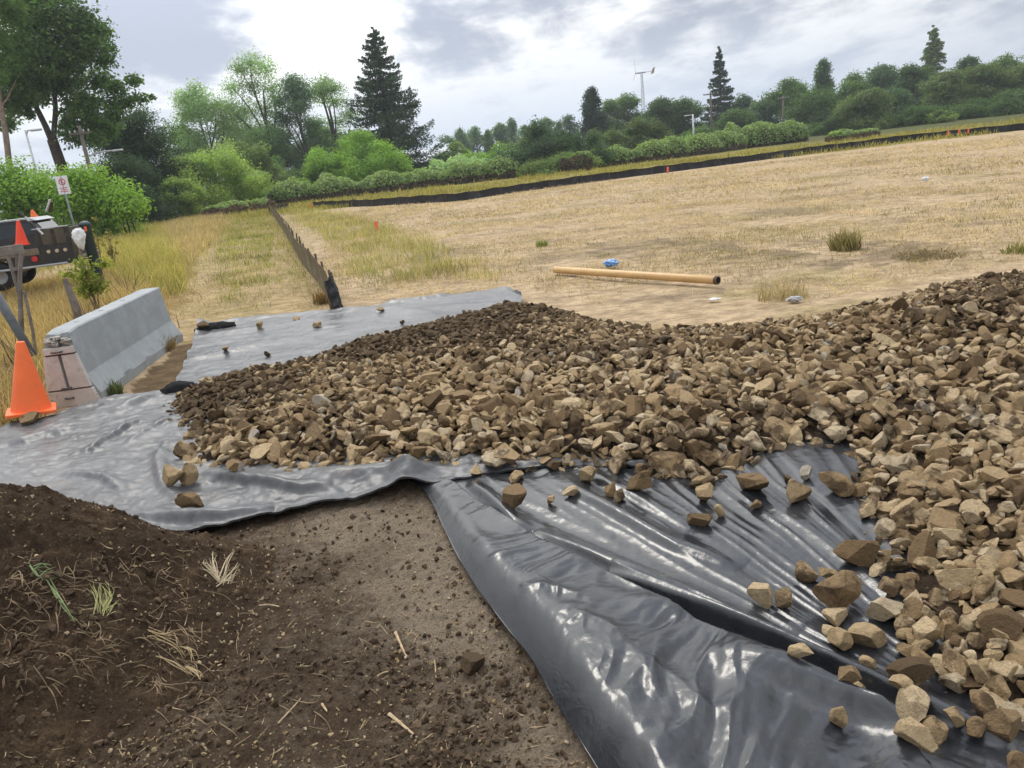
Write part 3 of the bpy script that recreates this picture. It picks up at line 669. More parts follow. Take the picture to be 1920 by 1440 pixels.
# loose stones, read off the photo: (px, py of the foot, width in px, tone 0 dark .. 1 pale, mud, label, squash)
PALE, TAN, BRN, DRK = 0.85, 0.62, 0.38, 0.15
LOOSE = [
 (1425, 1138, 54, PALE, 0, 'pale blocky stone touching a tan pointed stone, alone left of the big brown boulder', (1, .8, .9)),
 (1471, 1146, 46, TAN, 0, 'tan pointed stone leaning against a pale blocky stone on the black plastic', (.7, .7, 1)),
 (1570, 1136, 84, BRN, .1, 'largest mottled brown boulder among the loose stones on the black plastic', (1, .8, .85)),
 (1512, 1086, 44, TAN, .2, 'small rough tan stone just above left of the mottled brown boulder', (1, .8, .8)),
 (1552, 1082, 38, TAN, 0, 'small tan stone squeezed between rough stone and grey-brown wedge stone', (1, .8, .6)),
 (1605, 1064, 72, .25, 0, 'smooth grey-brown wedge stone above the mottled brown boulder at the bed edge', (1, .8, .75)),
 (1565, 1166, 92, PALE, 0, 'long flat pale stone lying just below the mottled brown boulder', (1, .5, .33)),
 (1556, 1190, 46, PALE, 0, 'short pale slab under the long flat pale stone', (1, .6, .45)),
 (1571, 1216, 50, TAN, 0, 'tan knobbly stone below the short pale slab', (1, .8, .8)),
 (1627, 1212, 80, .72, 0, 'crescent-shaped pale tan stone right of the knobbly stone', (1, .6, .55)),
 (1668, 1164, 86, .96, 0, 'whitish pitted oval stone right of the long flat pale stone', (1, .7, .5)),
 (1625, 1256, 36, TAN, 0, 'small flat tan stone alone midway below the crescent-shaped stone', (1, .7, .5)),
 (1501, 1300, 46, .8, 0, 'pale triangular stone alone beside the dark long crease of the plastic', (1, .6, .5)),
 (1582, 1294, 26, TAN, 0, 'small round tan stone beside an upright pale stone', (1, .9, .9)),
 (1611, 1312, 44, .75, 0, 'upright pale tan stone standing against a round and a flat brown stone', (.6, .6, 1)),
 (1594, 1332, 56, BRN, 0, 'brownish block at the foot of the upright pale stone', (1, .8, .6)),
 (1570, 1390, 38, TAN, .1, 'single rounded tan stone alone on the dark crease near the bottom', (.9, .8, 1)),
 (1712, 1354, 76, .9, 0, 'large smooth pale stone near the bottom right corner', (1, .7, .62)),
 (1690, 1322, 44, .7, 0, 'tan stone half behind the large smooth pale stone', (1, .7, .8)),
 (1752, 1380, 52, TAN, .1, 'tan-brown round stone right of the large smooth pale stone', (1, .8, .8)),
 (1716, 1440, 66, .78, 0, 'pale stone cut by the bottom edge of the picture', (1, .8, .7)),
 (1697, 1194, 30, TAN, 0, 'little tan stone beside a tall pale stone at the bed edge', (1, .8, .7)),
 (1738, 1212, 58, .85, 0, 'tall pale smooth stone at the bed edge right of the pitted oval stone', (.8, .8, 1)),
 (1700, 1225, 40, BRN, .2, 'brown flat stone just below a tall pale stone', (1, .8, .6)),
 (1702, 1292, 78, BRN, .5, 'lumpy muddy brown stone at the lower left tip of the bed', (1, .7, .55)),
 (1775, 1278, 64, .8, 0, 'pale stone with a grey cut face right of the lumpy muddy stone', (1, .8, .8)),
 (1786, 1364, 42, TAN, .2, 'tan knob behind a pair of brown stones near the lower right corner', (1, .9, .9)),
 (1829, 1378, 40, BRN, .3, 'brown knob, right one of a pair near the lower right corner', (1, .8, .8)),
 (1876, 1378, 56, BRN, .1, 'squarish brown stone by the right edge near the bottom corner', (.9, .8, 1)),
 (1862, 1322, 54, .85, 0, 'pale flat stone above the squarish brown stone by the right edge', (1, .8, .5)),
 (1904, 1436, 40, .33, 0, 'orange-brown stone in the bottom right corner', (.9, .8, 1)),
 (1838, 1346, 56, BRN, .4, 'muddy double-lobed stone behind the brown knob near the lower right corner', (1, .7, .7)),
 (1311, 985, 50, .22, .1, 'reddish brown almond-shaped stone, leftmost low one on the open black plastic', (1, .7, .55)),
 (1350, 968, 30, PALE, 0, 'narrow pale stone standing right of the reddish almond-shaped stone', (.55, .5, 1)),
 (1325, 945, 42, TAN, 0, 'tan boxy stone above the reddish almond-shaped stone', (1, .8, .9)),
 (1418, 955, 34, BRN, 0, 'small brown brick-like stone under the long brown stone', (1, .6, .5)),
 (1418, 934, 88, .3, .1, 'long brown stone lying on the plastic at the lower fringe of the stones', (1, .5, .38)),
 (1497, 945, 54, TAN, .1, 'round tan stone with a broken side alone on radiating folds of plastic', (1, .8, .75)),
 (1511, 903, 28, 1.0, 0, 'small whitish grey stone on radiating folds of plastic', (.8, .8, 1)),
 (1571, 932, 70, BRN, .4, 'dark brown oval stone on plastic beside the right arm of the bed', (1, .7, .5)),
 (1476, 908, 16, DRK, .2, 'tiny dark red-brown stone between the whitish stone and the long brown stone', (1, .8, .9)),
 (970, 960, 58, .3, .0, 'boxy brown stone resting on the top of the rolled black fold', (1, .75, .7)),
 (968, 906, 46, TAN, 0, 'tan stone on grey plastic just above the boxy brown stone', (1, .6, .45)),
 (894, 898, 32, .75, 0, 'small pale stone on grey plastic left of the rolled fold top', (1, .7, .7)),
 (1070, 938, 32, .85, 0, 'pale slanted stone on black folds right of the boxy brown stone', (1, .6, .55)),
 (1034, 950, 20, TAN, 0, 'small jagged tan stone between the boxy brown and pale slanted stones', (.9, .6, 1)),
 (1146, 932, 28, BRN, .2, 'small brown stone, left one of two under the fringe of the bed', (1, .9, .8)),
 (1167, 944, 26, TAN, .3, 'small greyish-tan stone, right one of two under the fringe of the bed', (.8, .8, 1)),
 (1198, 928, 50, .28, .1, 'dark tan wedge stone at the fringe of the bed above two small stones', (1, .7, .7)),
 (1105, 910, 40, .7, 0, 'tan flat-topped stone at the upper end of the black folds', (1, .8, .8)),
 (331, 928, 42, TAN, .1, 'greyish tan stone, left one of a touching pair in the crease of the dusty sheet', (.9, .8, .9)),
 (360, 918, 36, TAN, 0, 'tan stone, right one of a touching pair in the crease of the dusty sheet', (.9, .8, .95)),
 (362, 966, 54, .33, .1, 'tilted brown slab stone alone on the dusty sheet below the touching pair', (1, .45, .6)),
 (443, 906, 30, BRN, .1, 'small brown stone on the dusty sheet just off the bed', (1, .9, .8)),
 (490, 622, 15, TAN, .2, 'tiny tan stone on the pale back sheet nearest the silt fence end', (1, .9, .8)),
 (557, 606, 22, TAN, 0, 'flat tan stone at the upper rim of the pale back sheet', (1, .6, .4)),
 (595, 617, 17, TAN, 0, 'small tan stone on the pale back sheet below the fence end', (1, .7, .6)),
 (426, 668, 18, TAN, .1, 'small tan stone in the middle of the left half of the pale back sheet', (1, .7, .5)),
 (715, 590, 17, TAN, 0, 'small tan stone on the right part of the pale back sheet', (1, .7, .6)),
 (503, 672, 12, .05, .6, 'tiny black clod on the pale back sheet by the bed edge', (1, .9, .9)),
 (755, 612, 9, .05, .6, 'tiny black clod on the right part of the pale back sheet', (1, .9, .9)),
 (384, 626, 20, BRN, .1, 'brown stone inside the black rolled corner of the pale sheet', (1, .8, .7)),
 (60, 802, 40, BRN, .1, 'brown stone wedged under the base of the near traffic cone', (1, .8, .5)),
 (885, 1238, 58, .06, .9, 'dark round clod on the bare soil beside the rolled black fold', (1, .8, .6)),
]
for i, (px, py, w, tone, mud, lab, sq) in enumerate(LOOSE):
    p = P(px, py - w * 0.12, 0.05); zc = px_of(p)[0, 2]; rad = w / FPX * zc * 0.51 / max(sq)
    z = None
    if 'bare soil' in lab: z = soil_z(p[0], p[1])
    lone_rock(p[0], p[1], rad, lab, tone, mud, None, 900 + i * 7, z, 0.35, sq, 'soil_clod' if 'clod' in lab else 'stone')

# the bed: earth base, about 280 stones of its near side one by one, the rest as one mass
def build_bed():
    r = np.random.RandomState(77)
    mn, mx = BED.min(0), BED.max(0)
    xs = np.arange(mn[0], mx[0], 0.06); ys = np.arange(mn[1], mx[1], 0.06)
    X, Y = np.meshgrid(xs, ys, indexing='ij'); x, y = X.ravel(), Y.ravel(); h, d = bed_h(x, y)
    z = h + 0.0 + 0.02 * fbm(x * 4, y * 4, 2, 3) - 0.01
    F = grid_faces(len(xs), len(ys)); k = d > 0.02; F = F[k[F].all(1)]
    used = np.zeros(len(x), bool); used[F.ravel()] = True; ix = np.cumsum(used) - 1
    o = mk('bed_earth', np.stack((x, y, z), 1)[used], ix[F], earth('bed_earth', (0.045, 0.03, 0.02), (0.13, 0.09, 0.055), 0.42, 0.7), smooth=True, attr={'dry': np.zeros(used.sum())})
    tag(o, kind='structure')
    C_ = []
    for layer, (pitch, lo, hi, up) in enumerate(((0.062, 0.042, 0.085, 0.0), (0.070, 0.030, 0.090, 0.05), (0.25, 0.080, 0.145, 0.03))):
        gx = np.arange(mn[0] - 0.2, mx[0] + 0.2, pitch); gy = np.arange(mn[1] - 0.2, mx[1] + 0.2, pitch)
        A, B = np.meshgrid(gx, gy, indexing='ij'); a = A.ravel() + r.uniform(-.5, .5, A.size) * pitch; b = B.ravel() + r.uniform(-.5, .5, A.size) * pitch
        h, d = bed_h(a, b); rad = np.exp(r.uniform(np.log(lo), np.log(hi), len(a)))
        # stones at the near fringe and to the right are the biggest, towards the back the bed is finer
        dist = np.hypot(a, b); rk = np.interp(dist, (3, 5.3, 6.2, 7.5, 10, 13), (0.78, 0.88, 0.80, 0.66, 0.52, 0.52)); rad *= rk
        ok = (d > -0.03 + 0.10 * r.rand(len(a)) ** 2 * (layer > 0)) & (a > -b * 0.7 - 1.0) & (a < b * 0.70 + 2.9)
        if layer == 2: ok &= (d > 0.0)
        else: ok &= r.rand(len(a)) < np.clip(0.40 / rk ** 2, 0, 1)
        C_.append(np.stack((a, b, h + rad * 0.25 + up * r.rand(len(a)), rad, d), 1)[ok])
    C_ = np.concatenate(C_)
    # a few that rolled off the fringe
    x, y, z, rad, d = C_.T
    dist = np.hypot(x, y)
    n1 = fbm(x * 0.55, y * 0.75, 12.0, 4)
    back = ss(y, 7.1, 9.0) * 0.60
    mud = np.clip(0.14 + 0.6 * n1 + back + r.normal(0, 0.18, len(x)), 0, 1)
    mud += 0.6 * np.exp(-(((x + 2.9) / 0.9) ** 2 + ((y - 7.2) / 1.0) ** 2))
    tone = np.clip(r.beta(1.6, 1.25, len(x)) + 0.10 * n1 + 0.10 * ss(-dist, -7.5, -5.5), 0, 1); tone = np.where(r.rand(len(x)) < 0.015, 1.0, np.minimum(tone * 0.97, 0.96))
    q = px_of(np.stack((x, y, z), 1)); app = rad / q[:, 2] * FPX
    vis = (q[:, 0] > -10) & (q[:, 0] < 1930) & (q[:, 1] < 1445) & (q[:, 1] > 400)
    top = z - bed_h(x, y)[0] > rad * 0.2
    order = np.argsort(-np.where(vis & top, app, 0)); nind = 234
    ind = np.zeros(len(x), bool); ind[order[:nind]] = True
    for j in order[:nind]:
        g_near = y[j] > 4.6
        if not g_near: lab, gr = 'angular tan or brown stone packed in the near right arm of the stone bed', 'stones of the near right arm of the bed'
        else: lab, gr = 'angular tan or brown stone packed along the front rim of the stone bed', 'stones along the front rim of the bed'
        rr_ = np.random.RandomState(5000 + j); k = rr_.randint(NPROTO); me, V = PROHI[k]; Rm, e = rotm(rr_, 1.1)
        sq = rr_.uniform(0.75, 1.1, 3); o = ob('stone', me, None, (x[j], y[j], max(z[j], film_z(x[j], y[j]) + rad[j] * 0.45))); o.scale = tuple(sq * rad[j]); o.rotation_euler = e
        o['tone'] = float(tone[j]); o['mud'] = float(mud[j] * 0.7); tag(o, lab, 'stone', gr)
    # the rest
    Vs, Fs, T, M = [], [], [], []; n = 0
    for sub in (1, 2, 3):
        sel = np.where(~ind & ((dist > 9.0) if sub == 1 else (dist <= 5.9) if sub == 3 else (dist <= 9.0) & (dist > 5.9)))[0]
        kk = r.randint(NPROTO, size=len(sel))
        for k in range(NPROTO):
            s = sel[kk == k]
            if not len(s): continue
            V, F = PRO[sub][k]
            e = r.uniform(-1, 1, (len(s), 3)) * (0.9, 0.9, math.pi)
            ca, sa = np.cos(e), np.sin(e)
            Rx = np.zeros((len(s), 3, 3)); Rx[:, 0, 0] = 1; Rx[:, 1, 1] = ca[:, 0]; Rx[:, 1, 2] = -sa[:, 0]; Rx[:, 2, 1] = sa[:, 0]; Rx[:, 2, 2] = ca[:, 0]
            Ry = np.zeros_like(Rx); Ry[:, 1, 1] = 1; Ry[:, 0, 0] = ca[:, 1]; Ry[:, 0, 2] = sa[:, 1]; Ry[:, 2, 0] = -sa[:, 1]; Ry[:, 2, 2] = ca[:, 1]
            Rz = np.zeros_like(Rx); Rz[:, 2, 2] = 1; Rz[:, 0, 0] = ca[:, 2]; Rz[:, 0, 1] = -sa[:, 2]; Rz[:, 1, 0] = sa[:, 2]; Rz[:, 1, 1] = ca[:, 2]
            Rm = Rz @ Ry @ Rx; sc = rad[s][:, None] * r.uniform(0.75, 1.12, (len(s), 3))
            W_ = np.einsum('nij,nvj->nvi', Rm, V[None] * sc[:, None, :]) + np.stack((x[s], y[s], z[s]), 1)[:, None, :]
            Vs.append(W_.reshape(-1, 3)); Fs.append((F[None] + (n + np.arange(len(s)) * len(V))[:, None, None]).reshape(-1, 3)); n += len(s) * len(V)
            T.append(np.repeat(tone[s], len(V))); M.append(np.repeat(mud[s], len(V)))
    o = mk('stone_bed', np.concatenate(Vs), np.concatenate(Fs), M_ROCKN, smooth=True, attr={'tone': np.concatenate(T), 'mud': np.concatenate(M)})
    try: o.data.set_sharp_from_angle(angle=math.radians(28))
    except Exception: pass
    tag(o, 'broad bed of tan and brown crushed stone covering the plastic', 'stone bed', None, 'stuff')
    print('bed stones', len(x), 'verts', n)
build_bed()

# clods and pebbles on the bare soil and the mound
def scatter_small(name, n, lo, hi, label, mat, seed, tone, region, mudv=0.0):
    r = np.random.RandomState(seed); Vs, Fs, T = [], [], []; m = 0; cnt = 0; tries = 0
    while cnt < n:
        px, py = r.uniform(-300, 1150), r.uniform(900, 1560); p = P(px, py)
        if not inside(p[None, :2], region)[0] or not (SX[0] < p[0] < SX[-1] and SY[0] < p[1] < SY[-1]): continue
        if fbm(np.array([p[0] * 1.6]), np.array([p[1] * 1.6]), seed, 3)[0] < r.normal(0.05, 0.25): continue
        V, F = PRO[1 if hi < 0.013 else 2][r.randint(NPROTO)]; rad = math.exp(r.uniform(math.log(lo), math.log(hi))); Rm, _ = rotm(r)
        Vs.append((V * rad) @ Rm.T + (p[0], p[1], soil_z(p[0], p[1]) + rad * 0.25)); Fs.append(F + m); m += len(V); T.append(np.full(len(V), tone(r))); cnt += 1
    o = mk(name, np.concatenate(Vs), np.concatenate(Fs), mat, smooth=False, attr={'tone': np.concatenate(T), 'mud': np.full(m, mudv)})
    tag(o, label, name.replace('_', ' '), None, 'stuff')
_soilreg = PP([(-900, 890), (0, 905), (330, 1010), (760, 935), (830, 960), (960, 1200), (1180, 1560), (1300, 2400), (-1200, 2400)])
scatter_small('pebbles', 3600, 0.0025, 0.012, 'small pale pebbles in the bare soil', M_ROCKN, 31, lambda r: r.uniform(0.3, 1.0), _soilreg)
mc, gg = mat_new('clod_earth'); vv_ = pos(gg); nn_ = gg.noise(vv_, 14, 6, 0.7)
finish(gg, gg.n('ShaderNodeBsdfPrincipled', ins={'Base Color': gg.mix(gg.ramp(nn_, 0.35, 0.65), (0.055, 0.037, 0.024), (0.135, 0.095, 0.062)), 'Roughness': 0.97, 'Specular IOR Level': 0.1}), gg.noise(vv_, 90, 4, 0.7), 0.8, 0.01)
scatter_small('soil_crumbs', 4600, 0.003, 0.022, 'dark crumbs of soil strewn over the dirt', mc, 32, lambda r: 0.1, _soilreg)
# ------------------------------------------------------------------ grasses
M_GRASS = leafy('grass_blades', 0.7, 0.30, 0.12); M_LEAF = leafy('leaves', 0.55, 0.48, 0.2); M_NEEDLE = leafy('needles', 0.7, 0.12, 0.15)
M_BARK = simple('bark', (0.075, 0.058, 0.045), 0.95, 0, 0.35, 3, 0.6); M_STEM = simple('dry_stem', (0.16, 0.12, 0.085), 0.95, 0, 0.35, 5, 0.5)
def blades(x, y, z, h, w, lean, col, r, flat=0.0):
    """bent blades of three joints"""
    n = len(x); az = r.uniform(0, 2 * math.pi, n); faz = r.uniform(0, 2 * math.pi, n)
    lean = np.clip(lean, 0, 1.52)
    d = np.stack((np.cos(az), np.sin(az), np.zeros(n)), 1); s = np.stack((np.cos(faz), np.sin(faz), np.zeros(n)), 1) * (w / 2)[:, None]
    b = np.stack((x, y, z), 1)
    m_ = b + h[:, None] * 0.55 * (np.cos(lean * 0.6)[:, None] * np.array((0, 0, 1.0)) + np.sin(lean * 0.6)[:, None] * d)
    t = m_ + h[:, None] * 0.45 * (np.cos(lean * 1.35)[:, None] * np.array((0, 0, 1.0)) + np.sin(lean * 1.35)[:, None] * d)
    V = np.stack((b - s, b + s, m_ + s * 0.8, m_ - s * 0.8, t), 1).reshape(-1, 3)
    i = np.arange(n)[:, None] * 5
    cc = np.repeat(col, 5, 0)
    return V, [i + np.array((0, 1, 2, 3)), i + np.array((3, 2, 4))], cc
def sample(poly, n, r):
    mn, mx = poly.min(0), poly.max(0); out = []
    k = 0
    while k < n:
        q = r.uniform(mn, mx, (n * 2, 2)); q = q[inside(q, poly)]; out.append(q); k += len(q)
    return np.concatenate(out)[:n]
def pal(r, n, cols, p=None, var=0.18):
    cols = np.array(cols); k = r.choice(len(cols), n, p=p)
    return cols[k] * (1 + r.uniform(-var, var, (n, 1)))
STRAW = [(0.59, 0.46, 0.31), (0.51, 0.385, 0.245), (0.36, 0.265, 0.17), (0.31, 0.27, 0.135)]
GREEN = [(0.27, 0.285, 0.085), (0.37, 0.34, 0.12), (0.52, 0.425, 0.23), (0.19, 0.225, 0.065)]
def grass(name, label, poly, n, h, w, lean, cols, p, seed, clump=0.0, z0=0.0, kind='stuff', cat=None, hfun=None):
    r = np.random.RandomState(seed); q = sample(poly, n, r)
    if name != 'mown_grass': q = q + r.normal(0, 1, q.shape) * r.rand(n, 1) ** 2 * ((0.014 if name == 'bank_grass' else 0.026) * np.hypot(q[:, 0], q[:, 1]) + 0.08)[:, None]
    if clump:
        k = fbm(q[:, 0] * clump, q[:, 1] * clump, seed * 1.7, 3) + r.normal(0, 0.13, n); q = q[k > -0.05]
    n = len(q); x, y = q.T
    pn_ = fbm(x * 1.4, y * 1.4, seed * 2.3, 4, 0.6); hh = r.uniform(*h, n) * np.clip(1 + 0.5 * fbm(x * 0.8, y * 0.8, seed, 2) + 0.7 * pn_, 0.35, 1.7)
    if hfun is not None: hh *= hfun(x, y)
    V, F, c = blades(x, y, np.full(n, z0 - 0.03), hh, r.uniform(*w, n), r.uniform(*lean, n), np.clip(pal(r, n, cols, p) * (1 + 0.55 * pn_ + 0.45 * fbm(x * 0.14, y * 0.40, 3.1, 4, 0.6))[:, None] + (0.05 * np.clip(-fbm(x * 0.9, y * 0.9, seed + 7.7, 3), -1, 1))[:, None] * np.array((1, 0.3, 0.1)), 0.01, 1), r)
    o = mk(name, V, F, M_GRASS, col=c); return tag(o, label, cat or name.replace('_', ' '), None, kind)
fieldN = PP([(560, 640), (630, 585), (640, 560), (800, 560), (1000, 540), (1130, 575), (1300, 585), (1500, 572), (1680, 535), (2000, 470), (2300, 420), (1980, 330), (1300, 380), (800, 430), (620, 440), (600, 500), (440, 600), (330, 640), (330, 560), (470, 470), (530, 470)])
fieldF = PP([(520, 400), (600, 398), (1900, 252), (2300, 205), (2300, 420), (1980, 335), (1300, 385), (800, 435), (620, 445)])
grass('mown_grass', 'dry mown straw litter over the near field', fieldN, 70000, (0.06, 0.18), (0.005, 0.011), (1.15, 1.5), STRAW, (0.45, 0.32, 0.17, 0.06), 1, 0.55)
grass('mown_grass', 'dry mown straw litter over the far field', fieldF, 60000, (0.10, 0.26), (0.014, 0.03), (1.1, 1.5), STRAW, (0.40, 0.32, 0.18, 0.10), 2, 0.3)
# low tufts still standing in the mown field
def tufts():
    r = np.random.RandomState(8); Vs, Fs, Cs = [], [[], []], []; n = 0
    cen = []
    while len(cen) < 360:
        px, py = r.uniform(640, 1950), r.uniform(300, 560); p = P(px, py)
        if p[1] > 52 or p[1] < 11 or not (inside(p[None, :2], fieldN)[0] or inside(p[None, :2], fieldF)[0]): continue
        if fbm(p[0] * 0.16, p[1] * 0.2, 5.5, 3) < 0.04 and r.rand() < 0.75: continue
        cen.append(p)
    for p in cen:
        k = r.randint(20, 60); s = r.uniform(0.12, 0.6)
        x, y = p[0] + r.normal(0, s, k), p[1] + r.normal(0, s * 0.6, k)
        sz = np.interp(p[1], (11, 50), (0.9, 1.7))
        V, F, c = blades(x, y, np.full(k, -0.02), r.uniform(0.03, 0.11, k) * sz, r.uniform(0.006, 0.012, k) * sz, r.uniform(0.2, 1.2, k), pal(r, k, [(0.27, 0.26, 0.10), (0.40, 0.33, 0.16), (0.22, 0.165, 0.105)], (0.35, 0.3, 0.35)), r)
        Vs.append(V); Fs[0].append(F[0] + n); Fs[1].append(F[1] + n); Cs.append(c); n += len(V)
    tag(mk('grass_tufts', np.concatenate(Vs), [np.concatenate(Fs[0]), np.concatenate(Fs[1])], M_GRASS, col=np.concatenate(Cs)), 'low green and brown tufts left standing in the mown field', 'grass tufts', None, 'stuff')
tufts()
grass('tall_grass', 'uncut yellow green grass right of the short silt fence', PP([(535, 392), (640, 402), (720, 425), (850, 470), (945, 510), (930, 528), (830, 522), (740, 530), (660, 520), (640, 480), (600, 440)]), 26000, (0.10, 0.38), (0.007, 0.015), (0.2, 1.1), GREEN, (0.20, 0.26, 0.46, 0.08), 3, 0.6)
grass('track_grass', 'green grass strip between the wheel ruts of the track', PP([(440, 402), (498, 396), (505, 420), (512, 470), (505, 530), (490, 570), (420, 565), (400, 530), (405, 470), (425, 430)]), 26000, (0.08, 0.28), (0.007, 0.016), (0.2, 1.0), GREEN, (0.44, 0.24, 0.12, 0.20), 4, 0.7)
grass('track_grass', 'green grass between the track and the short silt fence', PP([(500, 396), (512, 396), (560, 460), (610, 540), (585, 560), (545, 530), (515, 460)]), 5000, (0.06, 0.22), (0.007, 0.015), (0.2, 1.0), GREEN, (0.25, 0.3, 0.38, 0.07), 5, 0.8)
grass('track_grass', 'sparse dry and green grass overgrowing the wheel ruts', PP([(400, 402), (500, 398), (545, 450), (610, 560), (520, 620), (345, 600), (355, 500)]), 4200, (0.05, 0.18), (0.006, 0.014), (0.5, 1.4), STRAW[:2] + GREEN[:2], (0.45, 0.25, 0.15, 0.15), 15, 0.9)
grass('bank_grass', 'tall dry orange grass on the roadside bank', PP([(300, 432), (345, 402), (415, 398), (424, 425), (400, 450), (375, 478), (352, 500), (330, 470), (290, 470)]), 26000, (0.18, 0.52), (0.012, 0.026), (0.2, 1.2), [(0.58, 0.44, 0.27), (0.50, 0.355, 0.20), (0.38, 0.28, 0.16), (0.36, 0.34, 0.12)], (0.36, 0.27, 0.17, 0.2), 6)
grass('bank_grass', 'bright yellow green grass on the near end of the bank', PP([(180, 440), (300, 428), (330, 470), (352, 520), (340, 552), (280, 560), (215, 520), (170, 490)]), 24000, (0.20, 0.60), (0.009, 0.02), (0.15, 0.9), [(0.34, 0.34, 0.08), (0.46, 0.40, 0.13), (0.54, 0.42, 0.20), (0.20, 0.22, 0.06)], (0.26, 0.3, 0.32, 0.12), 7)
grass('bank_grass', 'dry straw coloured grass behind and left of the barrier', PP([(-250, 620), (0, 545), (130, 520), (210, 520), (290, 560), (320, 612), (300, 640), (200, 640), (95, 700), (75, 790), (20, 800), (-60, 820), (-260, 840)]), 34000, (0.14, 0.55), (0.006, 0.013), (0.2, 1.15), [(0.56, 0.42, 0.23), (0.43, 0.295, 0.145), (0.30, 0.215, 0.105), (0.29, 0.26, 0.095)], (0.4, 0.3, 0.2, 0.1), 9)
grass('bank_grass', 'low weeds between the truck and the dry grass', PP([(-100, 560), (0, 530), (100, 510), (180, 480), (300, 420), (345, 398), (330, 392), (200, 430), (120, 470), (-100, 545)]), 16000, (0.2, 0.55), (0.012, 0.025), (0.2, 1.0), [(0.30, 0.29, 0.075), (0.24, 0.22, 0.07), (0.42, 0.32, 0.13), (0.13, 0.16, 0.05)], (0.3, 0.25, 0.3, 0.15), 10)
grass('verge_grass', 'yellow green grass beyond the long silt fence', np.array([(-24, 54.6), (-9, 54.3), (20, 54), (45, 55.5), (60, 57), (66, 82), (30, 78), (0, 78), (-24, 76)]), 42000, (0.15, 0.45), (0.03, 0.07), (0.2, 1.0), [(0.30, 0.275, 0.075), (0.40, 0.31, 0.115), (0.24, 0.24, 0.065)], (0.4, 0.35, 0.25), 11, 0.3)
def clump(name, label, px, py, n, rad, h, w, lean, cols, p, seed, z=None, cat='grass clump'):
    r = np.random.RandomState(seed); c = P(px, py); z = 0 if z is None else z
    a = r.uniform(0, 6.283, n); q = rad * r.rand(n) ** 0.6
    V, F, cc = blades(q * np.cos(a), q * np.sin(a), np.full(n, -0.03), r.uniform(*h, n), r.uniform(*w, n), r.uniform(*lean, n), pal(r, n, cols, p), r)
    return tag(mk(name, V, F, M_GRASS, loc=(c[0], c[1], z), col=cc), label, cat)
clump('grass_clump', 'standing green and brown grass clump alone in the mown field, right of the pipe', 1585, 466, 380, 0.24, (0.15, 0.48), (0.010, 0.02), (0.1, 0.9), [(0.24, 0.235, 0.09), (0.36, 0.29, 0.14), (0.19, 0.14, 0.085)], (0.35, 0.3, 0.35), 21)
clump('grass_clump', 'thin pale clump of dry grass by the stones below the right end of the pipe', 1468, 556, 300, 0.32, (0.12, 0.34), (0.006, 0.012), (0.1, 1.0), STRAW, (0.3, 0.3, 0.15, 0.25), 22)
clump('grass_clump', 'low dark brown heap of raked grass right of the standing clump', 1738, 478, 420, 0.5, (0.05, 0.2), (0.01, 0.02), (1.0, 1.5), [(0.20, 0.15, 0.095), (0.30, 0.22, 0.13), (0.26, 0.22, 0.11)], (0.5, 0.3, 0.2), 23)
clump('grass_clump', 'small bright green tuft in the straw above the blue bag', 1016, 460, 120, 0.14, (0.1, 0.22), (0.012, 0.02), (0.1, 0.8), [(0.16, 0.24, 0.05), (0.25, 0.27, 0.07)], None, 24)
clump('grass_clump', 'dark green tuft at the right edge of the field', 1912, 470, 120, 0.22, (0.08, 0.2), (0.01, 0.02), (0.1, 1.0), [(0.17, 0.19, 0.06), (0.28, 0.24, 0.09)], None, 25)
clump('grass_clump', 'green grey weed growing at the foot of the barrier', 212, 736, 260, 0.10, (0.06, 0.22), (0.008, 0.016), (0.1, 1.1), [(0.10, 0.13, 0.05), (0.16, 0.17, 0.07)], None, 26)
clump('grass_clump', 'brown dry weed against the far foot of the barrier', 306, 656, 320, 0.17, (0.08, 0.30), (0.007, 0.014), (0.1, 1.1), [(0.24, 0.155, 0.075), (0.33, 0.23, 0.11)], None, 27)
clump('grass_clump', 'brown dry tuft at the foot of the near end of the short silt fence', 602, 566, 260, 0.14, (0.10, 0.32), (0.006, 0.012), (0.1, 0.9), [(0.36, 0.24, 0.11), (0.25, 0.16, 0.08)], None, 28)
def strip(pts, w0, mb, tip=0.2):
    pts = smoothline(np.array(pts, float), 14, 5); n = len(pts); T = np.gradient(pts, axis=0); sd = np.cross(T, (0.2, -0.5, 1.0)); sd /= np.linalg.norm(sd, axis=1)[:, None] + 1e-9
    ww = w0 / 2 * np.interp(np.linspace(0, 1, n), (0, 0.3, 1), (0.7, 1, tip)); nrm = np.cross(sd, T); nrm /= np.linalg.norm(nrm, axis=1)[:, None] + 1e-9
    V = np.concatenate((pts - sd * ww[:, None], pts + nrm * ww[:, None] * 0.5, pts + sd * ww[:, None]))
    F = [(k * n + i, k * n + i + 1, (k + 1) * n + i + 1, (k + 1) * n + i) for k in (0, 1) for i in range(n - 1)]
    mb.add(V, F)
def on_soil(px, py, up=0.0):
    z = 0.0
    for _ in range(14):
        p = P(px, py, z); z = 0.5 * z + 0.5 * soil_z(p[0], p[1])
    return np.array((p[0], p[1], soil_z(p[0], p[1]) + up))
def blade_thing(name, label, cat, lines, w, colr, seed, lift=0.03, mat=None):
    mb = MB(); r = np.random.RandomState(seed)
    for L in [[(a + r.normal(0, 5), b + r.normal(0, 4)) for a, b in L] if k else L for L in lines for k in range(4)]:
        pts = [on_soil(a, b, 0.008 + lift * r.rand() * (0 if i in (0,) else 1)) for i, (a, b) in enumerate(L)]
        strip(pts, w * r.uniform(0.35, 1.0), mb)
    org = np.mean(np.concatenate(mb.V), 0); mb.V = [v - org for v in mb.V]
    return tag(mb.make(name, mat or simple(name + '_fibre', colr, 0.75, 0, 0.2, 30, 0.1), None, org), label, cat)
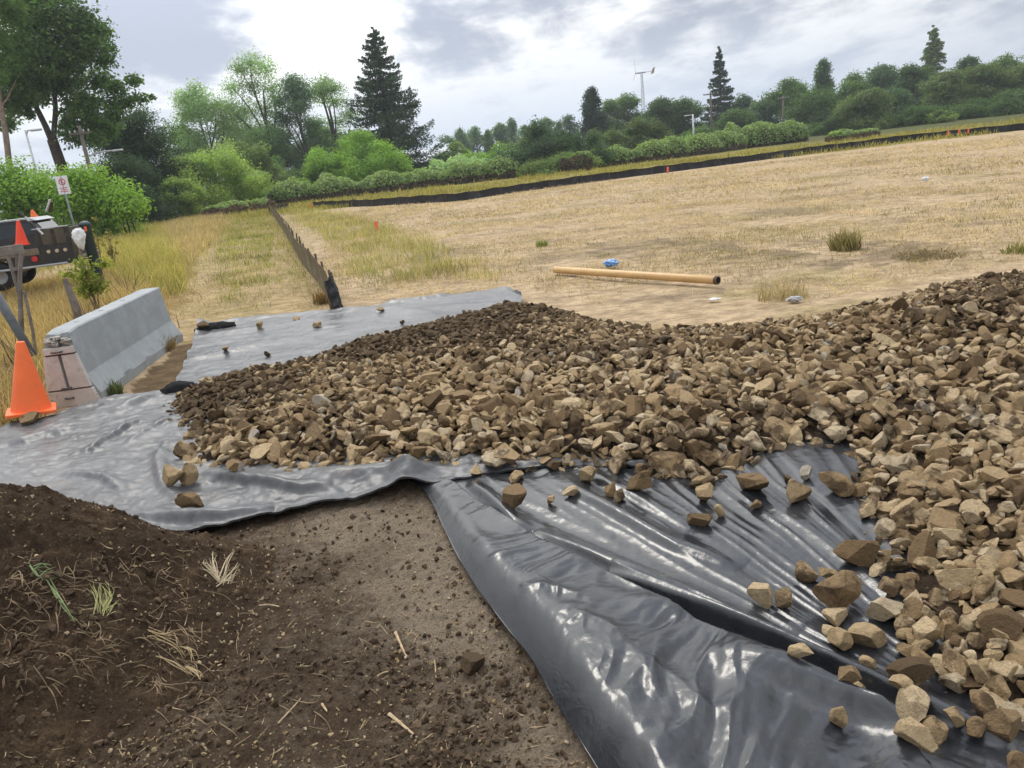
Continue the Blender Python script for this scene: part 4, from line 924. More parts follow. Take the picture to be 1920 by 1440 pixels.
blade_thing('uprooted_grass', 'long green grass blades lying over the crest side of the dirt mound', 'grass blades', [[(55, 1062), (75, 1090), (95, 1100), (115, 1085)], [(92, 1100), (110, 1120), (128, 1150), (143, 1172)], [(62, 1064), (80, 1066), (100, 1068)], [(24, 1012), (40, 990), (52, 976)]], 0.009, (0.15, 0.20, 0.08), 1, 0.03)
blade_thing('uprooted_grass', 'yellow green tuft of grass half buried in the middle of the mound', 'grass blades', [[(192, 1155), (200, 1125), (196, 1105)], [(195, 1150), (215, 1132), (208, 1115)], [(185, 1150), (178, 1120), (172, 1104)], [(200, 1152), (222, 1135), (228, 1138)], [(190, 1150), (186, 1110), (190, 1098)], [(197, 1148), (212, 1120), (196, 1096)]], 0.007, (0.27, 0.27, 0.10), 2, 0.02)
blade_thing('dry_stalks', 'tan dry stalks stretched across the upper mound', 'dry stalks', [[(0, 1040), (25, 1026), (55, 1022)], [(52, 1022), (85, 1045), (108, 1070)], [(90, 1025), (130, 1030), (170, 1045)], [(175, 1038), (205, 1020), (228, 1012)], [(78, 1020), (80, 1003), (83, 990)], [(120, 1022), (150, 1016), (160, 1008)], [(0, 1003), (12, 1010)], [(20, 1085), (45, 1084), (46, 1104)]], 0.007, (0.28, 0.20, 0.11), 3, 0.02)
blade_thing('dry_stalks', 'bundle of tan dry stalks at the right foot of the mound', 'dry stalks', [[(276, 1185), (315, 1197), (330, 1193), (338, 1213)], [(338, 1213), (360, 1230), (367, 1248)], [(284, 1192), (330, 1212), (350, 1240)], [(290, 1232), (325, 1247), (365, 1275)], [(346, 1250), (362, 1262), (374, 1274)], [(350, 1252), (372, 1268), (376, 1282)]], 0.007, (0.30, 0.22, 0.11), 4, 0.02)
blade_thing('dry_grass_tuft', 'pale straw tuft on the bare soil below the dusty sheet', 'grass tuft', [[(415, 1090), (395, 1068), (380, 1060)], [(415, 1092), (430, 1060), (442, 1036)], [(412, 1090), (400, 1058), (402, 1042)], [(418, 1092), (440, 1075), (448, 1060)], [(410, 1094), (396, 1080), (378, 1072)], [(414, 1096), (425, 1078), (445, 1070)], [(420, 1096), (436, 1090), (450, 1078)], [(405, 1085), (390, 1062), (388, 1056)], [(412, 1098), (428, 1092), (438, 1094)]], 0.008, (0.42, 0.34, 0.22), 5, 0.025)
for i, (L, lab, w) in enumerate((([(742, 1190), (752, 1212), (764, 1236)], 'pale straight twig on the soil midway to the black fold', 0.012), ([(728, 1340), (755, 1362), (785, 1388)], 'pale twig with a knob end near the bottom centre', 0.013),
                                 ([(706, 1272), (722, 1262), (752, 1260)], 'thin forked twig above the knob-ended twig', 0.008), ([(520, 1360), (545, 1335), (566, 1310)], 'long thin straw on dark soil left of the twigs', 0.007), ([(815, 1240), (817, 1255), (818, 1275)], 'short upright straw beside the round soil clod', 0.006),
                                 ([(485, 1138), (505, 1136), (525, 1140)], 'tan straw lying level on soil right of the mound', 0.008), ([(604, 1322), (610, 1332), (614, 1338)], 'tiny pale chip of wood near the bottom of the soil', 0.010))):
    mb = MB(); pts = np.array([on_soil(a, b, 0.008) for a, b in L]); mb.tube(smoothline(pts, 8, 3), np.linspace(w, w * 0.6, 8) * 0.55, 6, True, 0.12, i)
    org = pts.mean(0); mb.V = [v - org for v in mb.V]
    tag(mb.make('twig', M_TWIG if i else globals().setdefault('M_TWIG', simple('twig_wood', (0.42, 0.31, 0.19), 0.85, 0, 0.25, 25, 0.3)), None, org), lab, 'twig')
def mat_roots():
    r = np.random.RandomState(67); mb = MB(); n = 0
    while n < 340:
        px, py = (r.uniform(-20, 360), r.uniform(985, 1290)) if r.rand() < 0.8 else (r.uniform(250, 700), r.uniform(1020, 1400))
        if fbm(np.array([px * 0.012]), np.array([py * 0.016]), 3.3, 3)[0] < r.normal(0.0, 0.25): continue
        a = r.normal(0.35, 0.7); L = r.uniform(15, 70); k = r.normal(0, 0.5); q = []
        for t in (0, 0.33, 0.66, 1): q.append(on_soil(px + math.cos(a + k * t) * L * t, py + math.sin(a + k * t) * L * t * 0.8, 0.004 + 0.018 * math.sin(t * 3.1) * r.rand()))
        strip(q, r.uniform(0.0025, 0.006), mb); n += 1
    tag(mb.make('matted_roots', simple('root_fibre', (0.175, 0.12, 0.068), 0.85, 0, 0.45, 12, 0.1)), 'matted dry grass and roots lying over the dirt mound', 'roots', None, 'stuff')
mat_roots()
def litter_soil():
    r = np.random.RandomState(66); mb = MB()
    for _ in range(330):
        px, py = r.uniform(-40, 1040), r.uniform(930, 1500); p = P(px, py)
        if not inside(p[None, :2], _soilreg)[0] or not (SX[0] < p[0] < SX[-1] and SY[0] < p[1] < SY[-1]): continue
        p = np.array((p[0], p[1], soil_z(p[0], p[1]) + 0.006)); a = r.uniform(0, 6.283); L = r.uniform(0.015, 0.09)
        q = [p + np.array((math.cos(a) * t * L, math.sin(a) * t * L, 0.006 * math.sin(t * 3))) for t in (-0.5, 0, 0.5)]
        for v in q[::2]: v[2] = max(v[2], soil_z(v[0], v[1]) + 0.004)
        strip(q, r.uniform(0.002, 0.005), mb)
    tag(mb.make('straw_bits', simple('straw_bit', (0.33, 0.245, 0.14), 0.8, 0, 0.3, 30, 0.1)), 'short bits of straw and root strewn on the soil', 'straw bits', None, 'stuff')
litter_soil()

# ------------------------------------------------------------------ trees and bushes
def leaf_mesh(c, nrm, size, r, asp=0.62):
    n = len(c); nrm = nrm / (np.linalg.norm(nrm, axis=1)[:, None] + 1e-9)
    t = r.normal(size=(n, 3)); a = np.cross(nrm, t); a /= np.linalg.norm(a, axis=1)[:, None] + 1e-9; b = np.cross(nrm, a)
    a *= size[:, None] * 0.5; b *= size[:, None] * 0.5 * asp
    V = np.stack((c - a, c - a * 0.1 + b, c + a, c + a * 0.1 - b), 1).reshape(-1, 3)
    return V, np.arange(n)[:, None] * 4 + np.array((0, 1, 2, 3))
def crown_points(lobes, n, r, fill=0.45):
    """points on and in ragged lobes; lobes rows are x y z rx ry rz"""
    lobes = np.array(lobes); a = (lobes[:, 3] * lobes[:, 5]); k = r.choice(len(lobes), n, p=a / a.sum())
    d = r.normal(size=(n, 3)); d /= np.linalg.norm(d, axis=1)[:, None]
    q = r.rand(n) ** fill
    tw = fbm(d[:, 0] * 2.3 + k * 3.1, d[:, 1] * 2.3 + k * 1.7, d[:, 2] * 2.3, 2)
    q = q * (1 + 0.8 * tw)
    p = lobes[k, :3] + d * q[:, None] * lobes[k, 3:]
    return p, d, k, q
def limb(mb, a, b, r0, r1, rs, sag=0.1, n=8):
    a, b = np.array(a, float), np.array(b, float); t = np.linspace(0, 1, 7)[:, None]
    L = np.linalg.norm(b - a); mid = rs.normal(0, 0.06 * L, 3); mid[2] += sag * L
    pts = a + (b - a) * t + mid * (np.sin(t * math.pi)); mb.tube(pts, np.linspace(r0, r1, 7), n, False, 0.06, rs.randint(9999)); return pts
GREENS = dict(dark=(0.105, 0.185, 0.056), mid=(0.16, 0.265, 0.078), pale=(0.27, 0.39, 0.175), bright=(0.23, 0.37, 0.062), olive=(0.18, 0.25, 0.088), yellow=(0.30, 0.40, 0.12), deep=(0.058, 0.102, 0.050), blue=(0.135, 0.225, 0.108))
def tree(name, label, cx, top, hw, Y, style='mid', kind='round', base=0.12, seed=1, dens=1.0, leaf=None, group=None, cat='tree', lobes_px=None, trunk_px=None, width_skew=1.0, fill=0.5):
    """a tree whose foot stands on the ground Y metres ahead; (cx, top) its tip in the photo, hw half its width"""
    r = np.random.RandomState(seed); tp = at(cx, top, Y); foot = np.array((tp[0] + (0 if trunk_px is None else 0), Y, 0.0)); Hh = tp[2]
    zc = px_of(tp)[0, 2]; mpp = zc / FPX; Rw = hw * mpp * (1.0 if kind == 'px' else 1.34)
    root = thing(name, label, cat, foot, 0, group)
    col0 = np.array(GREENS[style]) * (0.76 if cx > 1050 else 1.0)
    lobes = []
    cb = base * Hh
    if kind == 'round':
        for i in range(r.randint(24, 31)):
            t = r.rand() ** 0.9; zz = cb + (Hh - cb) * (0.04 + 0.86 * t)
            prof = 1.0 if t < 0.5 else math.sqrt(max(0.06, 1 - ((t - 0.5) / 0.52) ** 2))
            a = r.uniform(0, 6.283); q = Rw * max(0.15, prof) * 0.72 * math.sqrt(r.rand()); s = Rw * r.uniform(0.28, 0.50)
            lobes.append((q * math.cos(a), q * math.sin(a) * 0.8, min(zz, Hh - s * 0.5), s * 1.1, s, s * r.uniform(0.55, 0.85)))
        lobes.append((0, 0, Hh - 0.22 * Rw, 0.30 * Rw, 0.28 * Rw, 0.25 * Rw))
    elif kind == 'tall':
        for i in range(30):
            t = (i + r.rand()) / 30; zz = cb + (Hh - cb) * t * 0.95; prof = (1 - t) ** 0.5 * min(1, 0.65 + t * 2.2)
            a = r.uniform(0, 6.283); q = Rw * prof * 0.66 * math.sqrt(r.rand()); s = Rw * r.uniform(0.34, 0.54) * (0.45 + 0.6 * prof)
            lobes.append((q * math.cos(a), q * math.sin(a), zz, s, s, s * r.uniform(0.8, 1.4)))
    elif kind == 'bush':
        for i in range(r.randint(30, 40)):
            a = r.uniform(0, 6.283); q = Rw * 0.95 * r.rand() ** 0.6; zz = Hh * (0.06 + 0.84 * r.rand() ** 0.8 * (1 - (q / Rw) ** 2 * 0.62)); s = Rw * r.uniform(0.13, 0.34)
            lobes.append((q * math.cos(a), q * math.sin(a) * 0.8, zz, s * 1.1, s, min(s * r.uniform(0.6, 1.2), 0.30 * Hh)))
    else:
        for (lx, ly, ls) in lobes_px:
            w = at(lx, ly, Y + r.uniform(-0.5, 0.5) * hw * mpp * 0.8) - foot; s = ls * mpp; lobes.append((w[0], w[1], w[2], s * 1.1, s, s * 0.82))
    lobes = np.array(lobes)
    lf = leaf if leaf else 3.4 * zc / FPX                 # about three pixels of the full photo
    area = (lobes[:, 3] * lobes[:, 5]).sum() * math.pi
    n = int(min(62000, dens * 2.2 * area / (lf * lf * 0.31)))
    p, d, k, q = crown_points(lobes, n, r, fill)
    ok = p[:, 2] > max(0.05, cb * 0.35); p, d, k = p[ok], d[ok], k[ok]; n = len(p)
    nr = d * 0.7 + r.normal(0, 0.55, (n, 3)) + np.array((0, 0, 0.55))
    V, F = leaf_mesh(p, nr, lf * r.uniform(0.6, 1.35, n), r)
    tone = 1 + r.normal(0, 0.13, len(lobes))
    c = col0 * tone[k][:, None] * (1 + r.uniform(-0.28, 0.28, (n, 1))); c = c + (r.rand(n, 1) < 0.12) * col0 * 0.5
    c[:, 0] *= 1 + r.uniform(-0.12, 0.12, n)
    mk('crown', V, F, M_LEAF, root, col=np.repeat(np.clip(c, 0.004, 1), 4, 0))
    mb = MB(); r0 = max(0.05, 0.018 * Hh + 0.012 * Rw)
    topz = Hh * 0.72
    if kind != 'bush':
        mb.tube([(0, 0, -0.15), (0.02 * Rw, 0, Hh * 0.1), (0.05 * Rw * r.normal(), 0.04 * Rw * r.normal(), Hh * 0.4), (0.06 * Rw * r.normal(), 0, topz)], (r0 * 1.25, r0, r0 * 0.75, r0 * 0.2), 9, False, 0.08, seed)
    for j in r.permutation(len(lobes))[:9 if kind != 'bush' else 6]:
        z0 = min(topz * 0.8, max(0.1 * Hh, lobes[j, 2] * r.uniform(0.35, 0.6))) if kind != 'bush' else 0.0
        limb(mb, (0, 0, z0), lobes[j, :3], r0 * (0.45 if kind != 'bush' else 0.25), r0 * 0.08, r, 0.08, 6)
    mb.make('trunk', M_BARK, root, smooth=True)
    return root
def conifer(name, label, cx, top, hw, Y, seed, style='deep', nwh=34, sweep=1.0, base=0.05, gaps=0.25, group=None, crownpow=0.85, foot_px=None):
    r = np.random.RandomState(seed); tp = at(cx, top, Y); Hh = tp[2]; zc = px_of(tp)[0, 2]; mpp = zc / FPX; Rw = hw * mpp
    root = thing(name, label, 'tree', (tp[0], Y, 0), 0, group); col0 = np.array(GREENS[style])
    P_, N_, S_, B_ = [], [], [], MB()
    B_.tube([(0, 0, -0.2), (0, 0, Hh * 0.3), (0, 0, Hh * 0.7), (0, 0, Hh * 0.99)], (0.017 * Hh, 0.013 * Hh, 0.006 * Hh, 0.001 * Hh), 9, False, 0.05, seed)
    lf = 4.6 * mpp
    z = base * Hh
    step = (1 - base) * Hh / nwh
    for w in range(nwh):
        t = (w + 0.3 * r.rand()) / nwh; z0_ = Hh * (base + (1 - base) * t)
        L = Rw * (1 - t) ** crownpow * min(1, 0.72 + t * 2) + 0.25 * mpp
        nb = r.randint(5, 8)
        for b in range(nb):
            if r.rand() < gaps * (1 - t): continue
            a = 6.283 * (b + r.rand() * 0.8) / nb + w * 2.4; l = L * r.uniform(0.62, 1.12)
            dr = sweep * r.uniform(0.7, 1.3); z = z0_ + r.uniform(-0.8, 0.8) * step; l = min(l, 1.25 * L)
            s = np.linspace(0, 1, 9); hz = -0.30 * dr * l * s * (1 - 0.15 * s) + 0.26 * dr * l * s ** 3.0
            pts = np.stack((np.cos(a) * s * l, np.sin(a) * s * l, z + hz + 0.02 * l), 1)
            if w % 2 == 0 or l > 4 * lf: B_.tube(pts[::2], np.linspace(0.0035 * Hh * (1 - t) + 0.01, 0.006, 5), 4, False)
            m_ = int(max(10, 4.2 * l / lf * 6)); u = r.rand(m_) ** 0.75
            p = np.stack([np.interp(u, s, pts[:, i]) for i in range(3)], 1)
            side = np.array((-math.sin(a), math.cos(a), 0)); sw = l * 0.20 * (1 - 0.55 * u) * (0.4 + u) * 1.4
            off = r.uniform(-1, 1, m_); p += side * (off * sw)[:, None]; p[:, 2] += -np.abs(r.normal(0, 0.05 * l + 0.3 * lf, m_)) - 0.1 * np.abs(off) * sw
            P_.append(p); N_.append(np.stack((r.normal(0, 0.6, m_), r.normal(0, 0.6, m_), np.full(m_, 0.7)), 1)); S_.append(lf * r.uniform(0.6, 1.3, m_))
    p, nr, sz = np.concatenate(P_), np.concatenate(N_), np.concatenate(S_)
    if len(p) > 60000: k = r.permutation(len(p))[:60000]; p, nr, sz = p[k], nr[k], sz[k] * 1.05
    V, F = leaf_mesh(p, nr, sz, r, 0.5); c = col0 * (1 + r.uniform(-0.3, 0.4, (len(p), 1)))
    mk('crown', V, F, M_NEEDLE, root, col=np.repeat(c, 4, 0)); B_.make('trunk', M_BARK, root, smooth=True)
    return root
# --- left side
tree('broadleaf_tree', 'huge dark broadleaf tree with forked trunk towering over the upper left corner', 92, -60, 150, 62, 'dark', 'px', 0.1, 41, 3.0, 0.26,
     lobes_px=[(60, 30, 62), (130, 40, 55), (10, 80, 60), (90, 100, 60), (165, 85, 42), (195, 110, 26), (30, 160, 50), (120, 150, 46), (185, 150, 34), (215, 165, 26), (250, 150, 17), (262, 185, 17), (285, 182, 10), (235, 190, 20), (150, 195, 36), (75, 180, 22), (10, 230, 26), (55, 215, 14), (170, 235, 34), (30, -10, 66), (110, -30, 52), (205, 90, 15), (190, 60, 16), (160, 30, 20), (95, 8, 22), (-50, 90, 60), (-70, 0, 70), (-50, 180, 40), (215, 215, 22), (60, 90, 50), (130, 110, 40), (40, 130, 40), (160, 200, 40), (180, 60, 34), (200, 240, 30), (140, 250, 34), (40, 190, 34), (128, 228, 26), (85, 160, 40), (20, 195, 34), (175, 262, 26), (215, 195, 22)], fill=0.6)
bt = bpy.data.objects['broadleaf_tree']
def big_trunk():
    for ch in list(bt.children):
        if ch.name.startswith('trunk'): bpy.data.objects.remove(ch)
    f = np.array(bt.location); r = np.random.RandomState(3); mb = MB()
    q = lambda a, b, dy=0: at(a, b, 62 + dy) - f
    g = q(98, 262); b0 = np.array((g[0] + 0.35, 0, -0.2))
    mb.tube([b0, (b0 + g) / 2 + (0.1, 0, 0), g], (0.52, 0.42, 0.38), 12, False, 0.05, 1)
    g0 = g; g = g - (0, 0, 0.9)
    for pts, r0 in (([g, g0, q(80, 225), q(62, 190), q(45, 140), q(30, 80, 1)], 0.26), ([g, g0, q(105, 215), q(104, 180), q(95, 140), q(92, 80, -1)], 0.24), ([q(106, 212), q(125, 205), q(140, 190), q(175, 150, 1)], 0.12),
                    ([q(104, 170), q(120, 150), q(150, 110, 1), q(165, 70, 1)], 0.12), ([q(64, 195), q(40, 175), q(10, 150), q(-20, 100, 1)], 0.12), ([q(140, 190), q(185, 185), q(225, 180), q(262, 180)], 0.08), ([q(93, 120), q(70, 70), q(60, 30)], 0.09), ([q(225, 180), q(240, 165), q(250, 150)], 0.05)):
        mb.tube(smoothline(np.array(pts), 14, 5), np.linspace(r0, r0 * 0.35, 14), 8, False, 0.05, r.randint(999))
    mb.make('trunk', M_BARK, bt, smooth=True)
big_trunk()
def pale_trunk():
    Y = 56; f = at(20, 300, Y); f[2] = 0
    root = thing('birch_tree', 'pale slender trunk at the left edge beside the huge dark tree', 'tree', f)
    mb = MB(); q = lambda a, b: at(a, b, Y) - f
    mb.tube(smoothline(np.array([q(26, 400), q(15, 285), q(10, 240), q(2, 200), q(-6, 150), q(-16, 60)]) * (1, 1, 1), 16, 5), np.linspace(0.24, 0.10, 16), 9, False, 0.05, 4)
    for pts in ([q(2, 200), q(14, 185), q(30, 150)], [q(-4, 160), q(-30, 130), q(-40, 90)]): mb.tube(pts, (0.09, 0.06, 0.02), 6, False)
    mb.make('trunk', simple('pale_bark', (0.22, 0.17, 0.13), 0.9, 0, 0.35, 2.5, 0.5), root, smooth=True)
    r = np.random.RandomState(6); lob = []
    for lx, ly, ls in ((-14, 60, 40), (10, 120, 26), (-30, 150, 30), (5, 5, 40), (28, 150, 14), (14, 20, 26)):
        w = q(lx, ly); s = ls * Y / FPX; lob.append((w[0], w[1] + r.normal(0, .6), w[2], s, s, s * .8))
    p, d, k, _ = crown_points(lob, 6500, r, 0.55); V, F = leaf_mesh(p, d * .6 + r.normal(0, .5, p.shape) + (0, 0, .5), 0.2 * r.uniform(.6, 1.3, len(p)), r)
    mk('crown', V, F, M_LEAF, root, col=np.repeat(np.array(GREENS['dark']) * (1 + r.uniform(-.3, .4, (len(p), 1))), 4, 0))
pale_trunk()
tree('dense_tree', 'dark dense rounded tree right of the bright hedge', 252, 196, 74, 72, 'deep', 'round', 0.02, 42, 1.6)
tree('dense_tree', 'dark shrubby growth filling the shaded lane under the dense tree', 205, 290, 90, 66, 'deep', 'bush', 0.0, 43, 1.3, cat='bush')
tree('dense_tree', 'very dark low growth closing the far end of the lane', 285, 318, 46, 84, 'deep', 'bush', 0.0, 44, 1.6, cat='bush')
tree('broadleaf_tree', 'pale green airy tree right of the dark lane', 362, 150, 54, 116, 'pale', 'round', 0.06, 45, 0.8)
tree('broadleaf_tree', 'tallest pale green tree left of the big spruce', 472, 88, 62, 122, 'pale', 'px', 0.06, 46, 0.8, None, None, 'tree', [(470, 118, 32), (448, 130, 22), (497, 128, 26), (435, 165, 24), (470, 160, 30), (508, 165, 26), (425, 200, 26), (458, 205, 34), (500, 205, 30), (520, 190, 18), (440, 245, 34), (490, 250, 36), (465, 285, 36), (505, 295, 30), (430, 285, 28)])
tree('broadleaf_tree', 'mid green tree between the tallest pale tree and the airy trees by the spruce', 545, 136, 46, 119, 'blue', 'round', 0.05, 47, 0.95)
tree('broadleaf_tree', 'airy thin-crowned tree with visible dark trunk, directly left of the big spruce', 606, 136, 42, 123, 'pale', 'round', 0.30, 48, 0.55)
tree('broadleaf_tree', 'small mid green tree under the gap between two pale trees', 425, 190, 40, 128, 'blue', 'round', 0.1, 49, 0.9)
tree('broadleaf_tree', 'dull green understorey tree below the tallest pale tree', 500, 232, 52, 124, 'olive', 'round', 0.02, 50, 1.2)
tree('broadleaf_tree', 'dull green understorey tree behind the bright bush by the spruce', 590, 238, 52, 126, 'dark', 'round', 0.02, 51, 1.2)
tree('broadleaf_tree', 'dull grey green tree low in the gap right of the dark lane', 335, 236, 44, 124, 'blue', 'round', 0.02, 52, 1.2)
conifer('spruce_tree', 'big dark spruce with drooping boughs, the tallest tree of the picture middle', 699, 48, 122, 112, 61, 'deep', 34, 1.25, 0.02, 0.20, None, 0.74)
tree('bush', 'fresh light green bush in front of the dark lane, largest of the left bushes', 372, 262, 78, 74, 'yellow', 'bush', 0, 53, 1.4, cat='bush')
tree('bush', 'small light green bush at the left foot of the largest left bush', 325, 312, 36, 68, 'yellow', 'bush', 0, 54, 1.4, cat='bush')
tree('bush', 'mid green bush behind and right of the largest left bush', 455, 262, 52, 96, 'olive', 'bush', 0, 55, 1.5, cat='bush')
tree('bush', 'bright leafy bush in front of the left foot of the big spruce', 652, 222, 66, 99, 'bright', 'bush', 0, 56, 1.5, cat='bush')
tree('bush', 'lower bright green bush left of the leafy bush by the spruce', 592, 278, 36, 97, 'bright', 'bush', 0, 57, 1.4, cat='bush')
tree('bush', 'dark green bush under the understorey trees', 520, 292, 46, 101, 'dark', 'bush', 0, 58, 1.5, cat='bush')
# bright hedge of laurel along the road
def hedge_row():
    path = [(-120, 270, 58), (-60, 268, 62), (0, 292, 64), (45, 300, 66), (90, 296, 66), (135, 300, 62), (170, 310, 56), (205, 335, 48), (225, 365, 36)]
    Y = 44; f = at(90, 300, Y); f[2] = 0; root = thing('hedge', 'tall bright green leafy hedge behind the truck and the road sign', 'hedge', f)
    r = np.random.RandomState(9); lob = []
    for cx, top, hw in path:
        for _ in range(9):
            ty = top + hw * 0.5 + abs(r.normal(0, 1)) * 55 * r.rand() * 1.6; w = at(cx + r.uniform(-40, 40), ty, Y + r.uniform(-1.2, 1.6)) - f; s = r.uniform(22, 42) * Y / FPX
            lob.append((w[0], w[1], max(0.5, w[2]), s * 1.15, s, s * 0.85))
    lob = np.array(lob); p, d, k, q = crown_points(lob, 30000, r, 0.42); ok = p[:, 2] > 0; p, d, k = p[ok], d[ok], k[ok]
    V, F = leaf_mesh(p, d * .8 + r.normal(0, .5, p.shape) + (0, -.1, .5), 0.20 * r.uniform(.6, 1.3, len(p)), r, 0.55)
    tn = 1 + r.normal(0, .12, len(lob)); c = np.array(GREENS['bright']) * tn[k][:, None] * (1 + r.uniform(-.3, .35, (len(p), 1)))
    mk('foliage', V, F, M_LEAF, root, col=np.repeat(c, 4, 0))
    mb = MB()
    for l in lob[::5]: limb(mb, (l[0], 0.3, -0.1), l[:3], 0.06, 0.01, r)
    mb.make('trunk', M_BARK, root, smooth=True)
hedge_row()
# --- far middle
for i, (cx, top, hw, st) in enumerate(((838, 252, 20, 'blue'), (862, 240, 22, 'blue'), (890, 236, 20, 'blue'), (914, 243, 16, 'dark'), (936, 232, 18, 'blue'), (958, 222, 20, 'blue'), (984, 234, 18, 'blue'), (1003, 226, 15, 'blue'), (1024, 219, 18, 'blue'), (1046, 226, 16, 'blue'), (1066, 214, 18, 'blue'), (1080, 240, 16, 'blue'))):
    tree('far_tree', ('distant hazy tree of the low row right of the big spruce'), cx, top, hw, 215 + 9 * (i % 3), st, 'tall' if i % 2 else 'round', 0.14, 70 + i, 1.0, 0.5, 'distant trees beyond the field')
tree('bush', 'grey green bush touching the right side of the big spruce', 848, 262, 42, 118, 'olive', 'bush', 0, 90, 1.4, cat='bush')
tree('bush', 'bright green bush, left of two beyond the bramble hedge', 888, 282, 32, 112, 'bright', 'bush', 0, 91, 1.5, cat='bush')
tree('bush', 'bright green bush, right of two beyond the bramble hedge', 938, 270, 32, 116, 'bright', 'bush', 0, 92, 1.5, cat='bush')
tree('bush', 'olive bush between the bright bushes and the dark ivy mound', 975, 252, 36, 124, 'olive', 'bush', 0, 93, 1.4, cat='bush')
tree('ivy_mound', 'dark ivy-grown mound of shrubs with a brown cut face beside the long fence', 1032, 232, 80, 84, 'deep', 'bush', 0, 94, 1.9, cat='bush')
tree('ivy_mound', 'grey green bramble at the front foot of the dark ivy mound', 1040, 288, 56, 79, 'olive', 'bush', 0, 95, 1.6, cat='bush')
# --- right treeline
for a in (
 ('pine_tree', 'dark round-topped pine standing left of the windmill', 1107, 165, 27, 152, 'deep', 'tall', 0.30, 101, 1.7),
 ('broadleaf_tree', 'mid green tree just right of the dark round-topped pine', 1140, 186, 28, 162, 'mid', 'round', 0.1, 102, 1.2),
 ('broadleaf_tree', 'mid green tree left of the windmill base', 1172, 176, 30, 164, 'mid', 'round', 0.1, 103, 1.2),
 ('bush', 'low green bush under the dark round-topped pine', 1132, 234, 36, 112, 'olive', 'bush', 0, 104, 1.5),
 ('bush', 'wide low green bush under the windmill', 1195, 226, 48, 114, 'olive', 'bush', 0, 105, 1.5),
 ('broadleaf_tree', 'dark purplish green tree just right of the windmill', 1235, 182, 32, 152, 'dark', 'round', 0.04, 106, 1.5),
 ('broadleaf_tree', 'dark tree left of the pointed conifer', 1282, 188, 38, 154, 'dark', 'round', 0.04, 107, 1.5),
 ('bush', 'bright green low bush at the foot of the lamp post and utility pole', 1318, 236, 40, 116, 'mid', 'bush', 0, 108, 1.5),
 ('broadleaf_tree', 'dark brownish green tree in front of the pointed conifer', 1375, 208, 36, 140, 'dark', 'round', 0.02, 109, 1.5),
 ('broadleaf_tree', 'blue green tree directly right of the pointed conifer', 1400, 178, 26, 175, 'blue', 'round', 0.1, 110, 1.2),
 ('broadleaf_tree', 'grey green tree left of the right utility pole', 1432, 192, 34, 150, 'blue', 'round', 0.02, 111, 1.3),
 ('broadleaf_tree', 'twin-topped green tree behind the right utility pole', 1480, 146, 38, 150, 'mid', 'round', 0.06, 112, 1.3),
 ('broadleaf_tree', 'tall squarish-topped tree rising above its neighbours right of the utility pole', 1541, 108, 27, 156, 'blue', 'tall', 0.06, 113, 1.6),
 ('broadleaf_tree', 'broad dark tree below the tall squarish-topped tree', 1532, 172, 46, 134, 'dark', 'round', 0.02, 114, 1.5),
 ('broadleaf_tree', 'green tree behind the round olive tree', 1598, 136, 36, 150, 'mid', 'round', 0.05, 115, 1.4),
 ('broadleaf_tree', 'blue green tree in the even part of the right treeline', 1655, 122, 42, 152, 'blue', 'round', 0.05, 116, 1.4),
 ('broadleaf_tree', 'round olive tree standing forward of the right treeline', 1624, 172, 42, 118, 'olive', 'round', 0.0, 117, 1.7),
 ('broadleaf_tree', 'dark tree left of the tallest right-hand tree', 1706, 118, 36, 148, 'dark', 'round', 0.05, 118, 1.4),
 ('broadleaf_tree', 'grey green tree in front of the dark one, right of the round olive tree', 1690, 165, 38, 126, 'blue', 'round', 0.0, 119, 1.6),
 ('broadleaf_tree', 'olive green wide tree below the tallest right-hand tree', 1778, 134, 42, 126, 'olive', 'round', 0.0, 120, 1.6),
 ('broadleaf_tree', 'thin-topped tree right of the tallest right-hand tree', 1818, 104, 26, 162, 'dark', 'round', 0.1, 121, 1.2),
 ('broadleaf_tree', 'wide green tree near the right edge', 1845, 122, 46, 128, 'olive', 'round', 0.0, 122, 1.6),
 ('broadleaf_tree', 'dark topped tree second from the right edge', 1886, 100, 36, 150, 'mid', 'round', 0.05, 123, 1.4),
 ('broadleaf_tree', 'green tree cut by the right edge', 1934, 116, 44, 126, 'olive', 'round', 0.0, 124, 1.6),
 ('broadleaf_tree', 'dark tree just beyond the right edge of the treeline', 2010, 110, 56, 132, 'dark', 'round', 0.0, 125, 1.3),
 ('bush', 'small light green bush standing before the right treeline', 1762, 206, 24, 113, 'yellow', 'bush', 0, 126, 1.5),
 ('bush', 'small pointed green shrub right of the round olive tree', 1652, 226, 10, 112, 'olive', 'bush', 0, 127, 1.5),
 ('bush', 'low dark green bush under the wide trees by the right edge', 1720, 196, 44, 116, 'dark', 'bush', 0, 128, 1.6),
 ('bush', 'dark low growth at the foot of the treeline right of the utility pole', 1585, 206, 50, 122, 'dark', 'bush', 0, 129, 1.6),
 ('bush', 'dark low growth at the foot of the treeline by the right edge', 1870, 172, 60, 119, 'dark', 'bush', 0, 130, 1.6)):
    tree(*a[:11], cat='bush' if a[7] == 'bush' else 'tree')
conifer('conifer_tree', 'pointed dark conifer rising high behind the utility pole and lamp post', 1348, 84, 44, 172, 62, 'deep', 26, 0.5, 0.10, 0.10, None, 0.8)
conifer('conifer_tree', 'tallest right-hand tree, an airy pyramid above the treeline', 1752, 46, 42, 166, 63, 'olive', 26, -0.6, 0.10, 0.15, None, 0.65)
conifer('conifer_tree', 'small distant conifer, left of two right of the pointed conifer', 1415, 186, 12, 225, 64, 'blue', 14, 0.5, 0.1, 0.1)
conifer('conifer_tree', 'small distant conifer, right of two right of the pointed conifer', 1430, 182, 11, 228, 65, 'blue', 14, 0.5, 0.1, 0.1)

